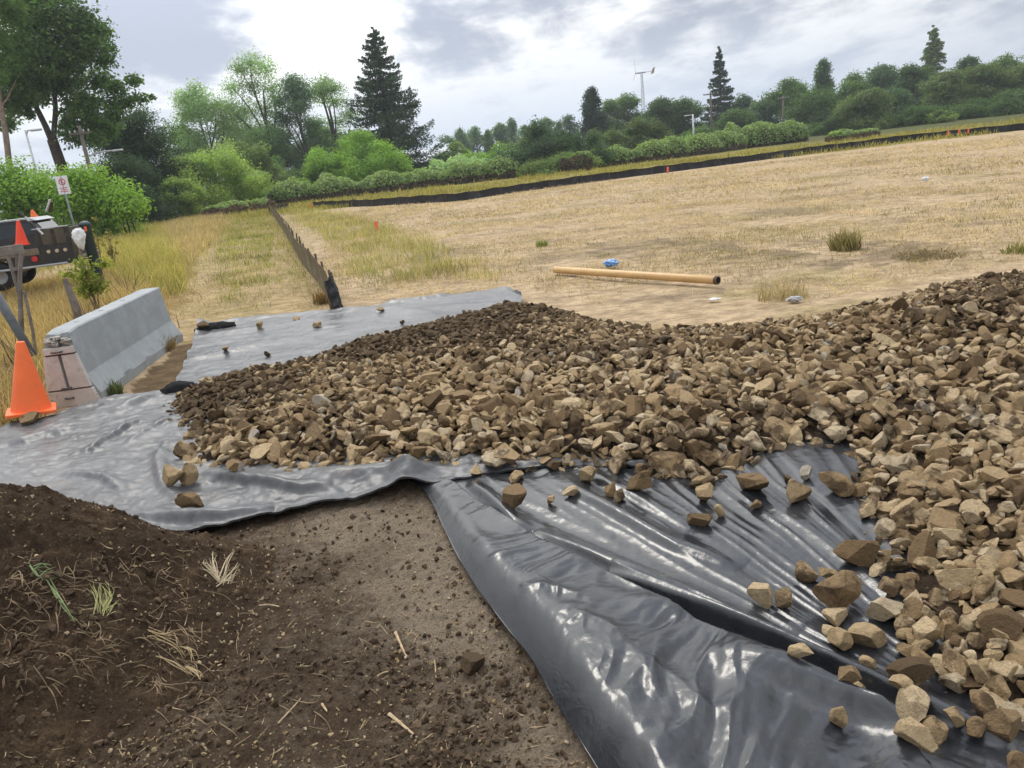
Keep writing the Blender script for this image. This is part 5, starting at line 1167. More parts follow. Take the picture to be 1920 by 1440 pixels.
# bramble hedges: leafy top, brown cut foot
def bramble(label, pts, h, wid, seed, brown=0.45, col='olive', n=16000):
    r = np.random.RandomState(seed); pl = smoothline(np.array(pts, float), 80, 9); L = np.linalg.norm(np.diff(pl, axis=0), axis=1).sum()
    f = np.array((*pl.mean(0), 0)); root = thing('bramble_hedge', label, 'hedge', f)
    t = r.rand(n); k = t * 79; i = np.clip(k.astype(int), 0, 78); fr = (k - i)[:, None]; base = pl[i] * (1 - fr) + pl[i + 1] * fr; T = pl[i + 1] - pl[i]; T /= np.linalg.norm(T, axis=1)[:, None]; N = np.stack((-T[:, 1], T[:, 0]), 1)
    a = r.rand(n) * math.pi
    lump = 1 + 0.75 * fbm(base[:, 0] * 0.35, base[:, 1] * 0.35, seed, 3) + 0.25 * fbm(base[:, 0] * 1.3, base[:, 1] * 1.3 + a, seed, 2)
    endf = np.clip(np.minimum(t, 1 - t) / 0.06, 0.15, 1) ** 0.5; q = (1 - 0.35 * r.rand(n) ** 2) * lump * endf
    off = np.cos(a) * wid * q; z = np.sin(a) ** 0.6 * h * q
    p = np.c_[base + N * off[:, None], z]; d = np.c_[N * np.cos(a)[:, None], np.sin(a)]
    low = z < h * brown * (0.75 + 0.5 * fbm(base[:, 0] * .6, base[:, 1] * .6, seed + 3, 2))
    p -= f
    g = ~low; V, F = leaf_mesh(p[g], d[g] * .7 + r.normal(0, .6, (g.sum(), 3)) + (0, 0, .5), r.uniform(.16, .38, g.sum()), r); c = np.array(GREENS[col]) * (1 + r.uniform(-.3, .4, (g.sum(), 1))); c = c * 1.15 + (r.rand(g.sum(), 1) < .22) * np.array((.14, .15, .11))
    mk('foliage', V, F, M_LEAF, root, col=np.repeat(c, 4, 0))
    if low.sum() > 10:
        m_ = low.sum(); V, F = leaf_mesh(p[low], r.normal(0, 1, (m_, 3)), r.uniform(.25, .6, m_), r, 0.22); c = np.array((0.155, 0.118, 0.085)) * (1 + r.uniform(-.45, .6, (m_, 1)))
        mk('cut_stems', V, F, M_GRASS, root, col=np.repeat(c, 4, 0))
    # opaque dark core, added so the leaves are not see-through
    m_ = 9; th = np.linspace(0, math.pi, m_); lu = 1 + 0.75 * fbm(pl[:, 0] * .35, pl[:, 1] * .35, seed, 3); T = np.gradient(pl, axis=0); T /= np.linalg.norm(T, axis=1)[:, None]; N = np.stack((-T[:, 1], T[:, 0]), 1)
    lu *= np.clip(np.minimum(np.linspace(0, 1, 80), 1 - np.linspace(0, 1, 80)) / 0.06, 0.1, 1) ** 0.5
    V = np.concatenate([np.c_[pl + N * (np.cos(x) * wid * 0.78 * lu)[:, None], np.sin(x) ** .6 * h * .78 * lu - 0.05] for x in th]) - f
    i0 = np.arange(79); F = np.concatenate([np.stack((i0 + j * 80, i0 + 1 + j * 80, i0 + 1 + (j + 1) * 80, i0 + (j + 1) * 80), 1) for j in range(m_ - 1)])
    mk('dark_core', V, F, M_CORE, root)
M_CORE = simple('dark_core', (0.05, 0.045, 0.028), 1, 0, 0.4, 2, 0.5)
gY = lambda px, py, Y: at(px, py, Y)[:2]
bramble('long green bramble hedge with a brown cut foot, left of the ivy mound', [gY(430, 380, 76), gY(520, 372, 79), gY(640, 366, 80), (gY(780, 350, 81)), gY(900, 335, 82), gY(1000, 326, 82)], 1.75, 2.0, 201, 0.5, 'olive', 20000)
bramble('pale bramble bank behind the long bramble hedge', [gY(800, 320, 97), gY(880, 312, 98), gY(960, 305, 99), gY(1010, 300, 99)], 2.4, 3.2, 202, 0.0, 'pale', 9000)
bramble('green bramble hedge running between the ivy mound and the conifer', [gY(1098, 322, 83), gY(1180, 308, 85), gY(1290, 288, 88), gY(1350, 278, 92), gY(1420, 266, 98)], 1.9, 2.0, 203, 0.35, 'olive', 15000)
bramble('grassy bramble hummock at the right end of the bramble hedges', [gY(1360, 276, 96), gY(1430, 266, 96), gY(1510, 262, 96)], 2.5, 2.6, 204, 0.15, 'olive', 9000)
bramble('low brown cut bramble at the right end of the ivy mound', [gY(1050, 330, 77), gY(1085, 326, 77), gY(1108, 322, 77.5)], 1.7, 0.8, 205, 0.95, 'olive', 6000)
bramble('low brown dry bramble on the verge before the round olive tree', [gY(1560, 262, 80), gY(1600, 256, 81), gY(1640, 250, 82)], 0.8, 1.2, 206, 0.85, 'olive', 2500)
bramble('dark brown scrub left of the long bramble hedge', [gY(395, 395, 64), gY(440, 385, 68), gY(500, 378, 72)], 0.9, 1.2, 207, 0.9, 'olive', 3500)
# ------------------------------------------------------------------ silt fences
def fabric(name):
    mt, g = mat_new(name); v = pos(g); n = g.noise(g.scale(v, (1, 1, .4)), 2.2, 6, 0.65)
    return mt, g, n
mt_, g_, n_ = fabric('black_fabric')
b_ = g_.n('ShaderNodeBsdfPrincipled', ins={'Base Color': g_.mix(g_.ramp(n_, .45, .7), (0.012, 0.012, 0.015), (0.05, 0.05, 0.055)), 'Roughness': 0.55, 'Specular IOR Level': 0.35}); finish(g_, b_, n_, 0.5, 0.05); M_FABK = mt_
mt_, g_, n_ = fabric('olive_fabric')
c_ = g_.mix(g_.ramp(n_, .35, .7), (0.20, 0.175, 0.125), (0.30, 0.265, 0.195))
b_ = g_.n('ShaderNodeBsdfPrincipled', ins={'Base Color': c_, 'Roughness': 0.8, 'Specular IOR Level': 0.2}); t_ = g_.n('ShaderNodeBsdfTranslucent', ins={'Color': (0.42, 0.37, 0.25, 1)})
x_ = g_.n('ShaderNodeMixShader', ins={0: 0.4, 1: b_.outputs[0], 2: t_.outputs[0]}); g_.n('ShaderNodeOutputMaterial', ins={0: x_.outputs[0]}); M_FABO = mt_
M_STAKE = simple('stake_wood', (0.13, 0.10, 0.075), 0.9, 0, 0.3, 12, 0.4)
def silt_fence(label, pts, h, mat, seed, spacing=2.0, sag=0.05, stake_h=0.12, side=1, nmax=60, lean=0.0):
    r = np.random.RandomState(seed); pts = np.array(pts, float); L = np.linalg.norm(np.diff(pts, axis=0), axis=1).sum(); n = int(L / 0.25) + 2; pl = resample(pts, n)
    org = np.array((*pl[0], 0.0)); root = thing('silt_fence', label, 'silt fence', org)
    T = np.gradient(pl, axis=0); T /= np.linalg.norm(T, axis=1)[:, None]; N = np.stack((-T[:, 1], T[:, 0]), 1); s = np.linspace(0, L, n)
    ph = (s / spacing) % 1.0; dip = sag * np.sin(ph * math.pi) * (0.6 + 0.8 * r.rand(int(L / spacing) + 2)[(s / spacing).astype(int)])
    top = h * (1 + 0.10 * fbm(s * 0.22, 0.5, seed, 2)) - dip; m_ = 6; V = []
    for k in range(m_):
        f = k / (m_ - 1); bel = 0.05 * np.sin(ph * math.pi) * math.sin(f * math.pi * 0.8) + 0.02 * pn(s * 1.3, f * 3, seed)
        V.append(np.c_[pl + N * (bel + lean * f * h * (0.6 + 0.8 * pn(s * 0.15, 3.0, seed)))[:, None] * side, top * f - 0.05 * (f == 0)])
    V = np.concatenate(V); back = V + np.r_[np.tile(np.c_[N * 0.006 * -side, np.zeros(n)], (m_, 1))]
    i = np.arange(n - 1); F = np.concatenate([np.stack((i + j * n, i + 1 + j * n, i + 1 + (j + 1) * n, i + (j + 1) * n), 1) for j in range(m_ - 1)]); q = len(V)
    edge = np.stack((i + (m_ - 1) * n, i + 1 + (m_ - 1) * n, q + i + 1 + (m_ - 1) * n, q + i + (m_ - 1) * n), 1)
    ends = np.concatenate([np.stack([[j * n + e, (j + 1) * n + e, q + (j + 1) * n + e, q + j * n + e] for j in range(m_ - 1)]) for e in (0, n - 1)])
    mk('fabric', np.concatenate((V, back)) - org, [np.concatenate((F, F[:, ::-1] + q, edge, ends))], mat, root, smooth=False)
    k = min(nmax, int(L / spacing) + 1)
    for a in np.linspace(0, 1, k):
        j = int(a * (n - 1)); p = np.array((*(pl[j] + N[j] * 0.035 * side), 0)) - org; tl = r.normal(0, 0.03, 2)
        MB().beam(p + (0, 0, -0.2), p + (*tl, top[j] + stake_h * r.uniform(0.5, 1.2)), 0.045, 0.035, 0.003).make('stake', M_STAKE, root)
    return root
silt_fence('short olive silt fence with dark stake tops running back from the plastic', PP([(627, 573), (596, 530), (570, 498), (545, 455), (520, 415), (507, 398)]), 0.60, M_FABO, 1, 1.55, 0.03, 0.025, -1, lean=-0.12)
fy = 54.0
silt_fence('long low black silt fence crossing the whole field behind the straw', [P(588, 389)[:2], P(700, 386)[:2], P(860, 376)[:2], P(1000, 355)[:2], P(1130, 338)[:2], P(1300, 316)[:2], P(1500, 290)[:2], P(1700, 264)[:2], P(1950, 240)[:2], P(2150, 222)[:2]], 0.45, M_FABK, 2, 2.0, 0.05, 0.06, 1)
silt_fence('tiny black piece of silt fence at the corner of the short and the long fence', [P(506, 399)[:2], P(522, 393)[:2], P(542, 389)[:2]], 0.42, M_FABK, 3, 1.0, 0.05, 0.08, 1)
def fence_roll():
    p = P(632, 580); root = thing('fence_end_wrap', 'black plastic wrapped round the end post of the short silt fence', 'fence end wrap', p)
    n, m_ = 40, 20; A, B = np.meshgrid(np.linspace(0, 6.283, n), np.linspace(0, 1, m_), indexing='ij'); a, b = A.ravel(), B.ravel()
    rx = 0.115 * (1 - 0.35 * b) * (1 + 0.25 * pn(a * 1.2, b * 4, 3)); ry = 0.06 * (1 + 0.3 * pn(a * 1.5, b * 5, 9))
    V = np.stack((np.cos(a) * rx - 0.05 * b, np.sin(a) * ry, b * 0.58 * (1 - 0.12 * (np.cos(a) < 0) * b) - 0.03), 1)
    V[:, :2] += 0.02 * np.stack((pn(b * 3, a, 3), pn(b * 3, a, 7)), 1)
    mk('film', V, grid_faces(n, m_), M_PC, root, smooth=True); MB().beam((0.02, 0, -0.2), (0.0, 0, 0.62), 0.05, 0.04).make('stake', M_STAKE, root)
    bx = P(615, 560) - p
fence_roll()

# ------------------------------------------------------------------ concrete barrier
def barrier():
    a, b = P(137, 757), P(305, 640); v = b - a; L = 3.0; rz = math.atan2(v[1], v[0])
    print('barrier measured length', np.hypot(v[0], v[1]))
    L = float(np.hypot(v[0], v[1]))
    root = thing('concrete_barrier', 'grey concrete jersey barrier with chipped top corner beside the cone', 'barrier', (a[0], a[1], 0.0), rz)
    prof = [(-0.305, -0.03), (-0.305, 0.075), (-0.195, 0.30), (-0.137, 0.80), (-0.122, 0.815), (0.122, 0.815), (0.137, 0.80), (0.195, 0.30), (0.305, 0.075), (0.305, -0.03)]
    conc = M_CONC; n = 60; xs = np.linspace(0.045, L, n)
    pf = []                                             # finer profile
    for i in range(len(prof) - 1):
        q0, q1 = np.array(prof[i]), np.array(prof[i + 1]); k = max(2, int(np.linalg.norm(q1 - q0) / 0.03))
        pf += [q0 + (q1 - q0) * t for t in np.arange(k) / k]
    pf.append(np.array(prof[-1])); pf = np.array(pf); m_ = len(pf)
    X = np.repeat(xs, m_); U = np.tile(pf[:, 0], n); Z = np.tile(pf[:, 1], n)
    # chipped arrises and a rough lower rim
    chip = np.clip(pn(X * 11, U * 9, 3.0) - 0.12, 0, 1) * np.exp(-((Z - 0.81) / 0.03) ** 2) * np.exp(-((np.abs(U) - 0.127) / 0.03) ** 2) * 0.035
    nearc = np.exp(-((X - 0.045) / 0.13) ** 2) * ss(Z, 0.64, 0.82) * (0.5 + 0.9 * np.abs(pn(X * 9, U * 9, Z * 9)))
    Z = Z - chip - nearc * 0.045; U = U * (1 - 0.10 * nearc) + 0.004 * pn(X * 3, Z * 4, 5); Xd = X + nearc * 0.05 + 0.004 * pn(U * 14, Z * 14, 4.0) * (X < 0.06)
    foot = (Z < 0.09) * np.clip(pn(X * 2.2, U, 9.0), 0, 1) * 0.10 * np.sign(U); U = U - foot
    V = np.stack((Xd, U, Z), 1); F = grid_faces(n, m_)[:, ::-1]
    caps = []
    body = MB(); body.V = [V]; body.n = len(V); body.F4 = [tuple(f) for f in F]
    for e in (0, n - 1):                                # end caps as fans
        c = len(V) + (0 if e == 0 else 1)
        body.add([(xs[0] + 0.0 if e == 0 else L, 0, 0.35)], []); ring = [e * m_ + k for k in range(m_)]
        for k in range(m_): body.F3.append((ring[k], ring[(k + 1) % m_], c) if e == 0 else (ring[(k + 1) % m_], ring[k], c))
    body.make('body', conc, root, smooth=False)
    # the cast end with its slot, two rust lines and three pin loops
    def slab(name, z0, z1, w0, w1, x, mat, th=0.05):
        m = MB(); k = 12; A = []
        for t in np.linspace(0, 1, k):
            w = (w0 + (w1 - w0) * t) * (1 + 0.01 * math.sin(t * 37)); zz = z0 + (z1 - z0) * t
            A.append([(x, -w, zz), (x, w, zz), (x + th, w, zz), (x + th, -w, zz)])
        A = np.array(A).reshape(-1, 3); Fs = [(i * 4 + j, i * 4 + (j + 1) % 4, (i + 1) * 4 + (j + 1) % 4, (i + 1) * 4 + j) for i in range(k - 1) for j in range(4)]; Fs += [(0, 3, 2, 1), ((k - 1) * 4, (k - 1) * 4 + 1, (k - 1) * 4 + 2, (k - 1) * 4 + 3)]
        m.add(A, Fs); return m
    m = slab('x', -0.02, 0.155, 0.29, 0.25, -0.02, None, 0.08); m.make('end_block', M_CONCP, root)
    for s in (-1, 1):                                   # the plate is split by an upright slot
        mm = MB(); z0, z1 = 0.175, 0.555; w0, w1 = 0.235, 0.168
        A = np.array([(-0.005, s * 0.018, z0), (-0.005, s * w0, z0), (-0.005, s * w1, z1), (-0.005, s * 0.018, z1)]); B = A + (0.06, 0, 0)
        mm.add(np.concatenate((A, B)), [(0, 1, 2, 3) if s < 0 else (3, 2, 1, 0), (7, 6, 5, 4) if s < 0 else (4, 5, 6, 7), (0, 4, 5, 1), (1, 5, 6, 2), (2, 6, 7, 3), (3, 7, 4, 0)])
        mm.make('end_plate', M_CONCP, root)
    slab('x', 0.575, 0.645, 0.162, 0.152, -0.012, None, 0.07).make('end_block', M_CONCP, root)
    for z in (0.165, 0.565): MB().box((0.022, 0, z), (0.03, 0.45 if z < .3 else 0.31, 0.02), None, 0.004).make('rust_line', M_RUST, root)
    for z, w in ((0.60, 0.11), (0.19, 0.10), (0.075, 0.09)):
        t = np.linspace(0, math.pi, 9); MB().tube(np.stack((-0.015 - 0.035 * np.sin(t), 0.5 * w * np.cos(t) + 0.01, np.full(9, z)), 1), 0.010, 7).make('pin_loop', M_REBAR, root, smooth=True)
    for x in (0.62, 1.35, 2.1): MB().tube([(x, 0.0, 0.80), (x, 0.0, 0.8175)], 0.035, 14).make('lifting_hole', M_CONCD, root)
    r = np.random.RandomState(4); mm = MB()              # broken crown over the end
    for i in range(36):
        Vv, Ff = PRO[2][r.randint(NPROTO)]; rad = r.uniform(0.024, 0.048); mm.add(Vv * rad + (0.045 + r.uniform(-.03, .03), r.uniform(-0.115, 0.115), r.uniform(0.655, 0.755)), [tuple(f) for f in Ff])
    mm.make('broken_crown', M_CONCB, root)
M_CONC = simple('concrete', (0.325, 0.345, 0.355), 0.88, 0, 0.10, 4, 0.35, 0.3, (0.24, 0.24, 0.225), 0.35)
M_CONCP = simple('end_concrete', (0.54, 0.51, 0.475), 0.9, 0, 0.12, 5, 0.4, 0.2, (0.30, 0.25, 0.21), 0.6); M_CONCD = simple('plug', (0.22, 0.22, 0.22), 0.9)
M_CONCB = simple('broken_concrete', (0.33, 0.31, 0.275), 0.95, 0, 0.3, 14, 0.6); M_RUST = simple('rust', (0.13, 0.065, 0.04), 0.9, 0.1, 0.3, 20, 0.4); M_REBAR = simple('rebar', (0.12, 0.11, 0.11), 0.6, 0.6, 0.3, 20, 0.4)
barrier()

# ------------------------------------------------------------------ traffic cones
def orange(name, c, dirt=0.35):
    return simple(name, c, 0.42, 0, 0.06, 5, 0.06, 0.45, (c[0] * 0.62, c[1] * 0.7 + 0.02, c[2] + 0.03), dirt)
M_OR = orange('orange_pvc', (0.92, 0.165, 0.035)); M_ORR = orange('red_orange_pvc', (0.88, 0.065, 0.02), 0.1)
def cone(label, loc, hgt, rbase, wbase, mat, tilt=(0, 0), rz=0.0, group=None, band=None):
    root = thing('traffic_cone', label, 'traffic cone', loc, rz, group); root.rotation_euler = (tilt[0], tilt[1], rz)
    k = hgt; rt = 0.16 * rbase + 0.012
    pr = [(rbase * 1.02, 0.028), (rbase, 0.04), (rbase * 0.97, 0.07)] + [(rbase * 0.97 + (rt - rbase * 0.97) * t, 0.07 + (k - 0.07 - 0.012) * t) for t in np.linspace(0.05, 1, 12)] + [(rt * 0.95, k - 0.004), (rt * 0.82, k), (rt * 0.62, k - 0.004), (rt * 0.6, k - 0.12)]
    MB().lathe(pr, 36).make('cone_body', mat, root, smooth=True)
    n = 9; w = wbase / 2; c = wbase * 0.10; pts = []
    for cx, cy, a0 in ((w - c, w - c, 0), (-w + c, w - c, 90), (-w + c, -w + c, 180), (w - c, -w + c, 270)):
        for t in np.linspace(0, 90, n): pts.append((cx + c * math.cos(math.radians(a0 + t)), cy + c * math.sin(math.radians(a0 + t))))
    pts = np.array(pts); m = len(pts); lay = [(1.0, 0.0), (1.0, 0.024), (0.98, 0.03)]
    V = np.concatenate([np.c_[pts * s, np.full(m, z)] for s, z in lay]); F = [(i * m + j, i * m + (j + 1) % m, (i + 1) * m + (j + 1) % m, (i + 1) * m + j) for i in range(2) for j in range(m)] + [tuple(range(m))[::-1], tuple(2 * m + j for j in range(m))]
    MB().add(V, F).make('cone_base', mat, root, smooth=False)
    if band: 
        z0, z1 = band; f = lambda z: rbase * 0.97 + (rt - rbase * 0.97) * (z - 0.07) / (k - 0.082) + 0.003
        MB().lathe([(f(z0), z0), (f(z1), z1)], 36).make('reflective_band', M_WHITE, root, smooth=True)
    return root
M_WHITE = simple('white_paint', (0.75, 0.75, 0.76), 0.5, 0, 0.06, 6, 0.1)
pc = P(66, 792); s_ = px_of(pc)[0, 2] / FPX
cone('orange traffic cone on the plastic in front of the barrier end', (pc[0], pc[1], max(0.06, film_z(pc[0], pc[1], 0.12)) + 0.06), 127 * s_ * 1.04, 33 * s_, 96 * s_ * 0.84, M_OR, (math.radians(-2), math.radians(6)), 0.5)

# ------------------------------------------------------------------ pipe and litter on the field
def pipe():
    a, b = P(1041, 514), P(1347, 536); L = b - a; n = np.linalg.norm(L); rz = math.atan2(L[1], L[0]); r0 = 0.060
    root = thing('pipe', 'long tan plastic pipe lying in the straw beyond the stones', 'pipe', (a[0], a[1], r0 + 0.02), rz)
    R90 = [[0, 0, 1], [0, 1, 0], [-1, 0, 0]]
    MB().lathe([(r0 - 0.008, 0.0), (r0 - 0.002, 0.0), (r0, 0.003), (r0, n * .5), (r0, n - 0.003), (r0 - 0.002, n), (r0 - 0.008, n)], 28, (0, 0, 0), R90).make('shell', simple('tan_pvc', (0.58, 0.37, 0.16), 0.45, 0, 0.10, 3, 0.05, 0.4, (0.42, 0.27, 0.13), 0.4), root, smooth=True)
    MB().lathe([(r0 - 0.008, 0.0), (r0 - 0.0082, n)], 28, (0, 0, 0), R90).make('bore', simple('bore', (0.05, 0.035, 0.025), 0.8), root, smooth=True)
    MB().lathe([(r0 + 0.001, n - 0.05), (r0 + 0.004, n - 0.045), (r0 + 0.004, n - 0.002), (r0 - 0.002, n + 0.001)], 28, (0, 0, 0), R90).make('dark_rim', simple('dark_rim', (0.08, 0.06, 0.05), 0.7), root, smooth=True)
pipe()
def crumple(name, label, cat, px, py, w, d, h, mat, seed, n=22):
    p = P(px, py); V, F = ICO[4 if n > 20 else 3]; V = V.copy(); o = seed * 3.1
    k = 1 + 0.45 * fbm(V[:, 0] * 1.6 + o, V[:, 1] * 1.6, V[:, 2] * 1.6, 3) - 0.22 * np.abs(fbm(V[:, 0] * 4 + o, V[:, 1] * 4, V[:, 2] * 4, 3)); V = V * k[:, None]
    V = V * (w / 2, d / 2, h / 2); V[:, 2] -= V[:, 2].min() + 0.005
    return tag(mk(name, V, F, mat, loc=(p[0], p[1], 0.0), smooth=False), label, cat)
M_BLUE = simple('blue_film', (0.16, 0.36, 0.72), 0.3, 0, 0.35, 14, 0.1, 0.5, (0.75, 0.82, 0.9), 0.9); M_BAG = simple('white_film', (0.72, 0.73, 0.75), 0.4, 0, 0.1, 10, 0.1); M_CLEAR = simple('grey_film', (0.42, 0.42, 0.42), 0.3, 0, 0.2, 10, 0.1)
crumple('plastic_bag', 'crumpled blue and white plastic bag lying above the tan pipe', 'plastic bag', 1147, 500, 0.27, 0.24, 0.13, M_BLUE, 3)
crumple('paper_scrap', 'small white scrap on the straw below the right end of the pipe', 'scrap', 1340, 562, 0.16, 0.10, 0.03, M_BAG, 4)
crumple('plastic_scrap', 'white scrap far out on the field towards the right', 'scrap', 1735, 340, 0.2, 0.18, 0.14, M_BAG, 5)
crumple('plastic_scrap', 'grey clear plastic scrap by the rim of the stones under the thin grass clump', 'scrap', 1490, 566, 0.2, 0.12, 0.07, M_CLEAR, 6)
M_FLAG = simple('orange_ribbon', (0.95, 0.16, 0.07), 0.6, 0, 0.1, 10, 0.1)
def stake(label, px, py, h, w=0.06, group=None):
    p = P(px, py); root = thing('survey_stake', label, 'survey stake', (p[0], p[1], 0), 0.3, group)
    MB().beam((0, 0, -0.15), (0.02, 0, h), 0.05, 0.02, 0.003).make('stake', M_STAKE, root)
    V = []; n = 7
    m = MB(); m.box((0.012, 0, h * 0.62), (w, w * 0.7, h * 0.74), Euler((0.05, 0.03, 0.2)).to_matrix(), 0.004); m.make('ribbon', M_FLAG, root)
stake('orange marker stake in the tall grass right of the short silt fence', 707, 437, 0.42, 0.09)
stake('orange marker stake on the near side of the middle of the long fence', 1252, 326, 0.42, 0.10)
for px, py in ((1777, 256), (1797, 253), (1815, 251)): stake('orange marker stake, one of three together at the right part of the long fence', px, py + 3, 0.5, 0.09, 'three orange stakes at the long fence')
stake('orange marker at the gap between the corner piece and the long fence', 583, 392, 0.42, 0.09)

# ------------------------------------------------------------------ left roadside: sign, truck, wooden brace, saplings
M_GALV = simple('galvanised', (0.33, 0.38, 0.40), 0.5, 0.5, 0.12, 8, 0.1)
def sign():
    Y = 21.0; a = at(114, 330, Y); root = thing('road_sign', 'white and red no parking sign on a grey post behind the truck', 'road sign', (a[0], Y, 0), 0.12)
    Ht = a[2]
    MB().beam((0, 0, -0.3), (0, 0, Ht), 0.055, 0.03, 0.004).make('post', M_GALV, root)
    w, h = 0.30, 0.46; pl = MB(); pl.box((0, -0.024, Ht - h / 2), (w, 0.005, h), None, 0.002); pan = pl.make('panel', M_WHITE, root)
    red = simple('sign_red', (0.55, 0.05, 0.06), 0.5)
    t = np.linspace(0, 6.2832, 33); rg = MB(); A = np.concatenate([np.stack((np.cos(t) * r_, np.full(33, -0.029), np.sin(t) * r_ + Ht - 0.15), 1) for r_ in (0.062, 0.085)]); rg.add(A, [(i, i + 1, 34 + i, 33 + i) for i in range(32)]); rg.box((0, -0.0285, Ht - 0.15), (0.135, 0.001, 0.018), Euler((0, 0.785, 0)).to_matrix()); rg.make('prohibition_ring', red, pan)
    tx = MB()                                            # a plain black P, and bars where the lettering is unreadable
    tx.box((-0.022, -0.0278, Ht - 0.15), (0.014, 0.001, 0.085)); tt = np.linspace(-1.57, 1.57, 12)
    A = np.concatenate([np.stack((-0.016 + np.cos(tt) * r_, np.full(12, -0.0278), np.sin(tt) * r_ + Ht - 0.131), 1) for r_ in (0.012, 0.024)]); tx.add(A, [(i, i + 1, 13 + i, 12 + i) for i in range(11)]); tx.make('letter', simple('sign_black', (0.02, 0.02, 0.02), 0.5), pan)
    li = MB()
    for z, ww in ((0.30, 0.19), (0.345, 0.15), (0.39, 0.20)): li.box((0, -0.0278, Ht - z), (ww, 0.001, 0.018))
    li.make('lettering', red, pan)
    for z in (0.04, 0.42): MB().tube([(0, -0.024, Ht - z), (0, -0.034, Ht - z)], 0.008, 8).make('bolt', M_GALV, root)
sign()
M_TRK = simple('truck_paint', (0.020, 0.020, 0.019), 0.28, 0, 0.25, 3, 0.05, 0.5, (0.10, 0.085, 0.06), 0.6); M_OLV = simple('olive_board', (0.085, 0.078, 0.05), 0.55, 0, 0.25, 4, 0.15); M_SIL = simple('silver_roof', (0.42, 0.44, 0.46), 0.35, 0.3, 0.08, 3, 0.05); M_BRD = simple('bumper_board', (0.19, 0.155, 0.11), 0.8, 0, 0.2, 6, 0.3)
M_TYRE = simple('tyre', (0.018, 0.018, 0.018), 0.85, 0, 0.2, 10, 0.3); M_RIM = simple('rim', (0.25, 0.25, 0.25), 0.45, 0.7); M_RED = simple('red_lens', (0.55, 0.03, 0.02), 0.25); M_AMB = simple('pale_lens', (0.6, 0.48, 0.33), 0.3); M_WOODG = simple('grey_wood', (0.21, 0.185, 0.165), 0.95, 0, 0.3, 7, 0.6, 0.2, (0.10, 0.08, 0.065), 0.6)
mg, gg = mat_new('window_glass'); finish(gg, gg.n('ShaderNodeBsdfPrincipled', ins={'Base Color': (0.012, 0.018, 0.018, 1), 'Roughness': 0.06, 'Specular IOR Level': 0.7})); M_GLS = mg
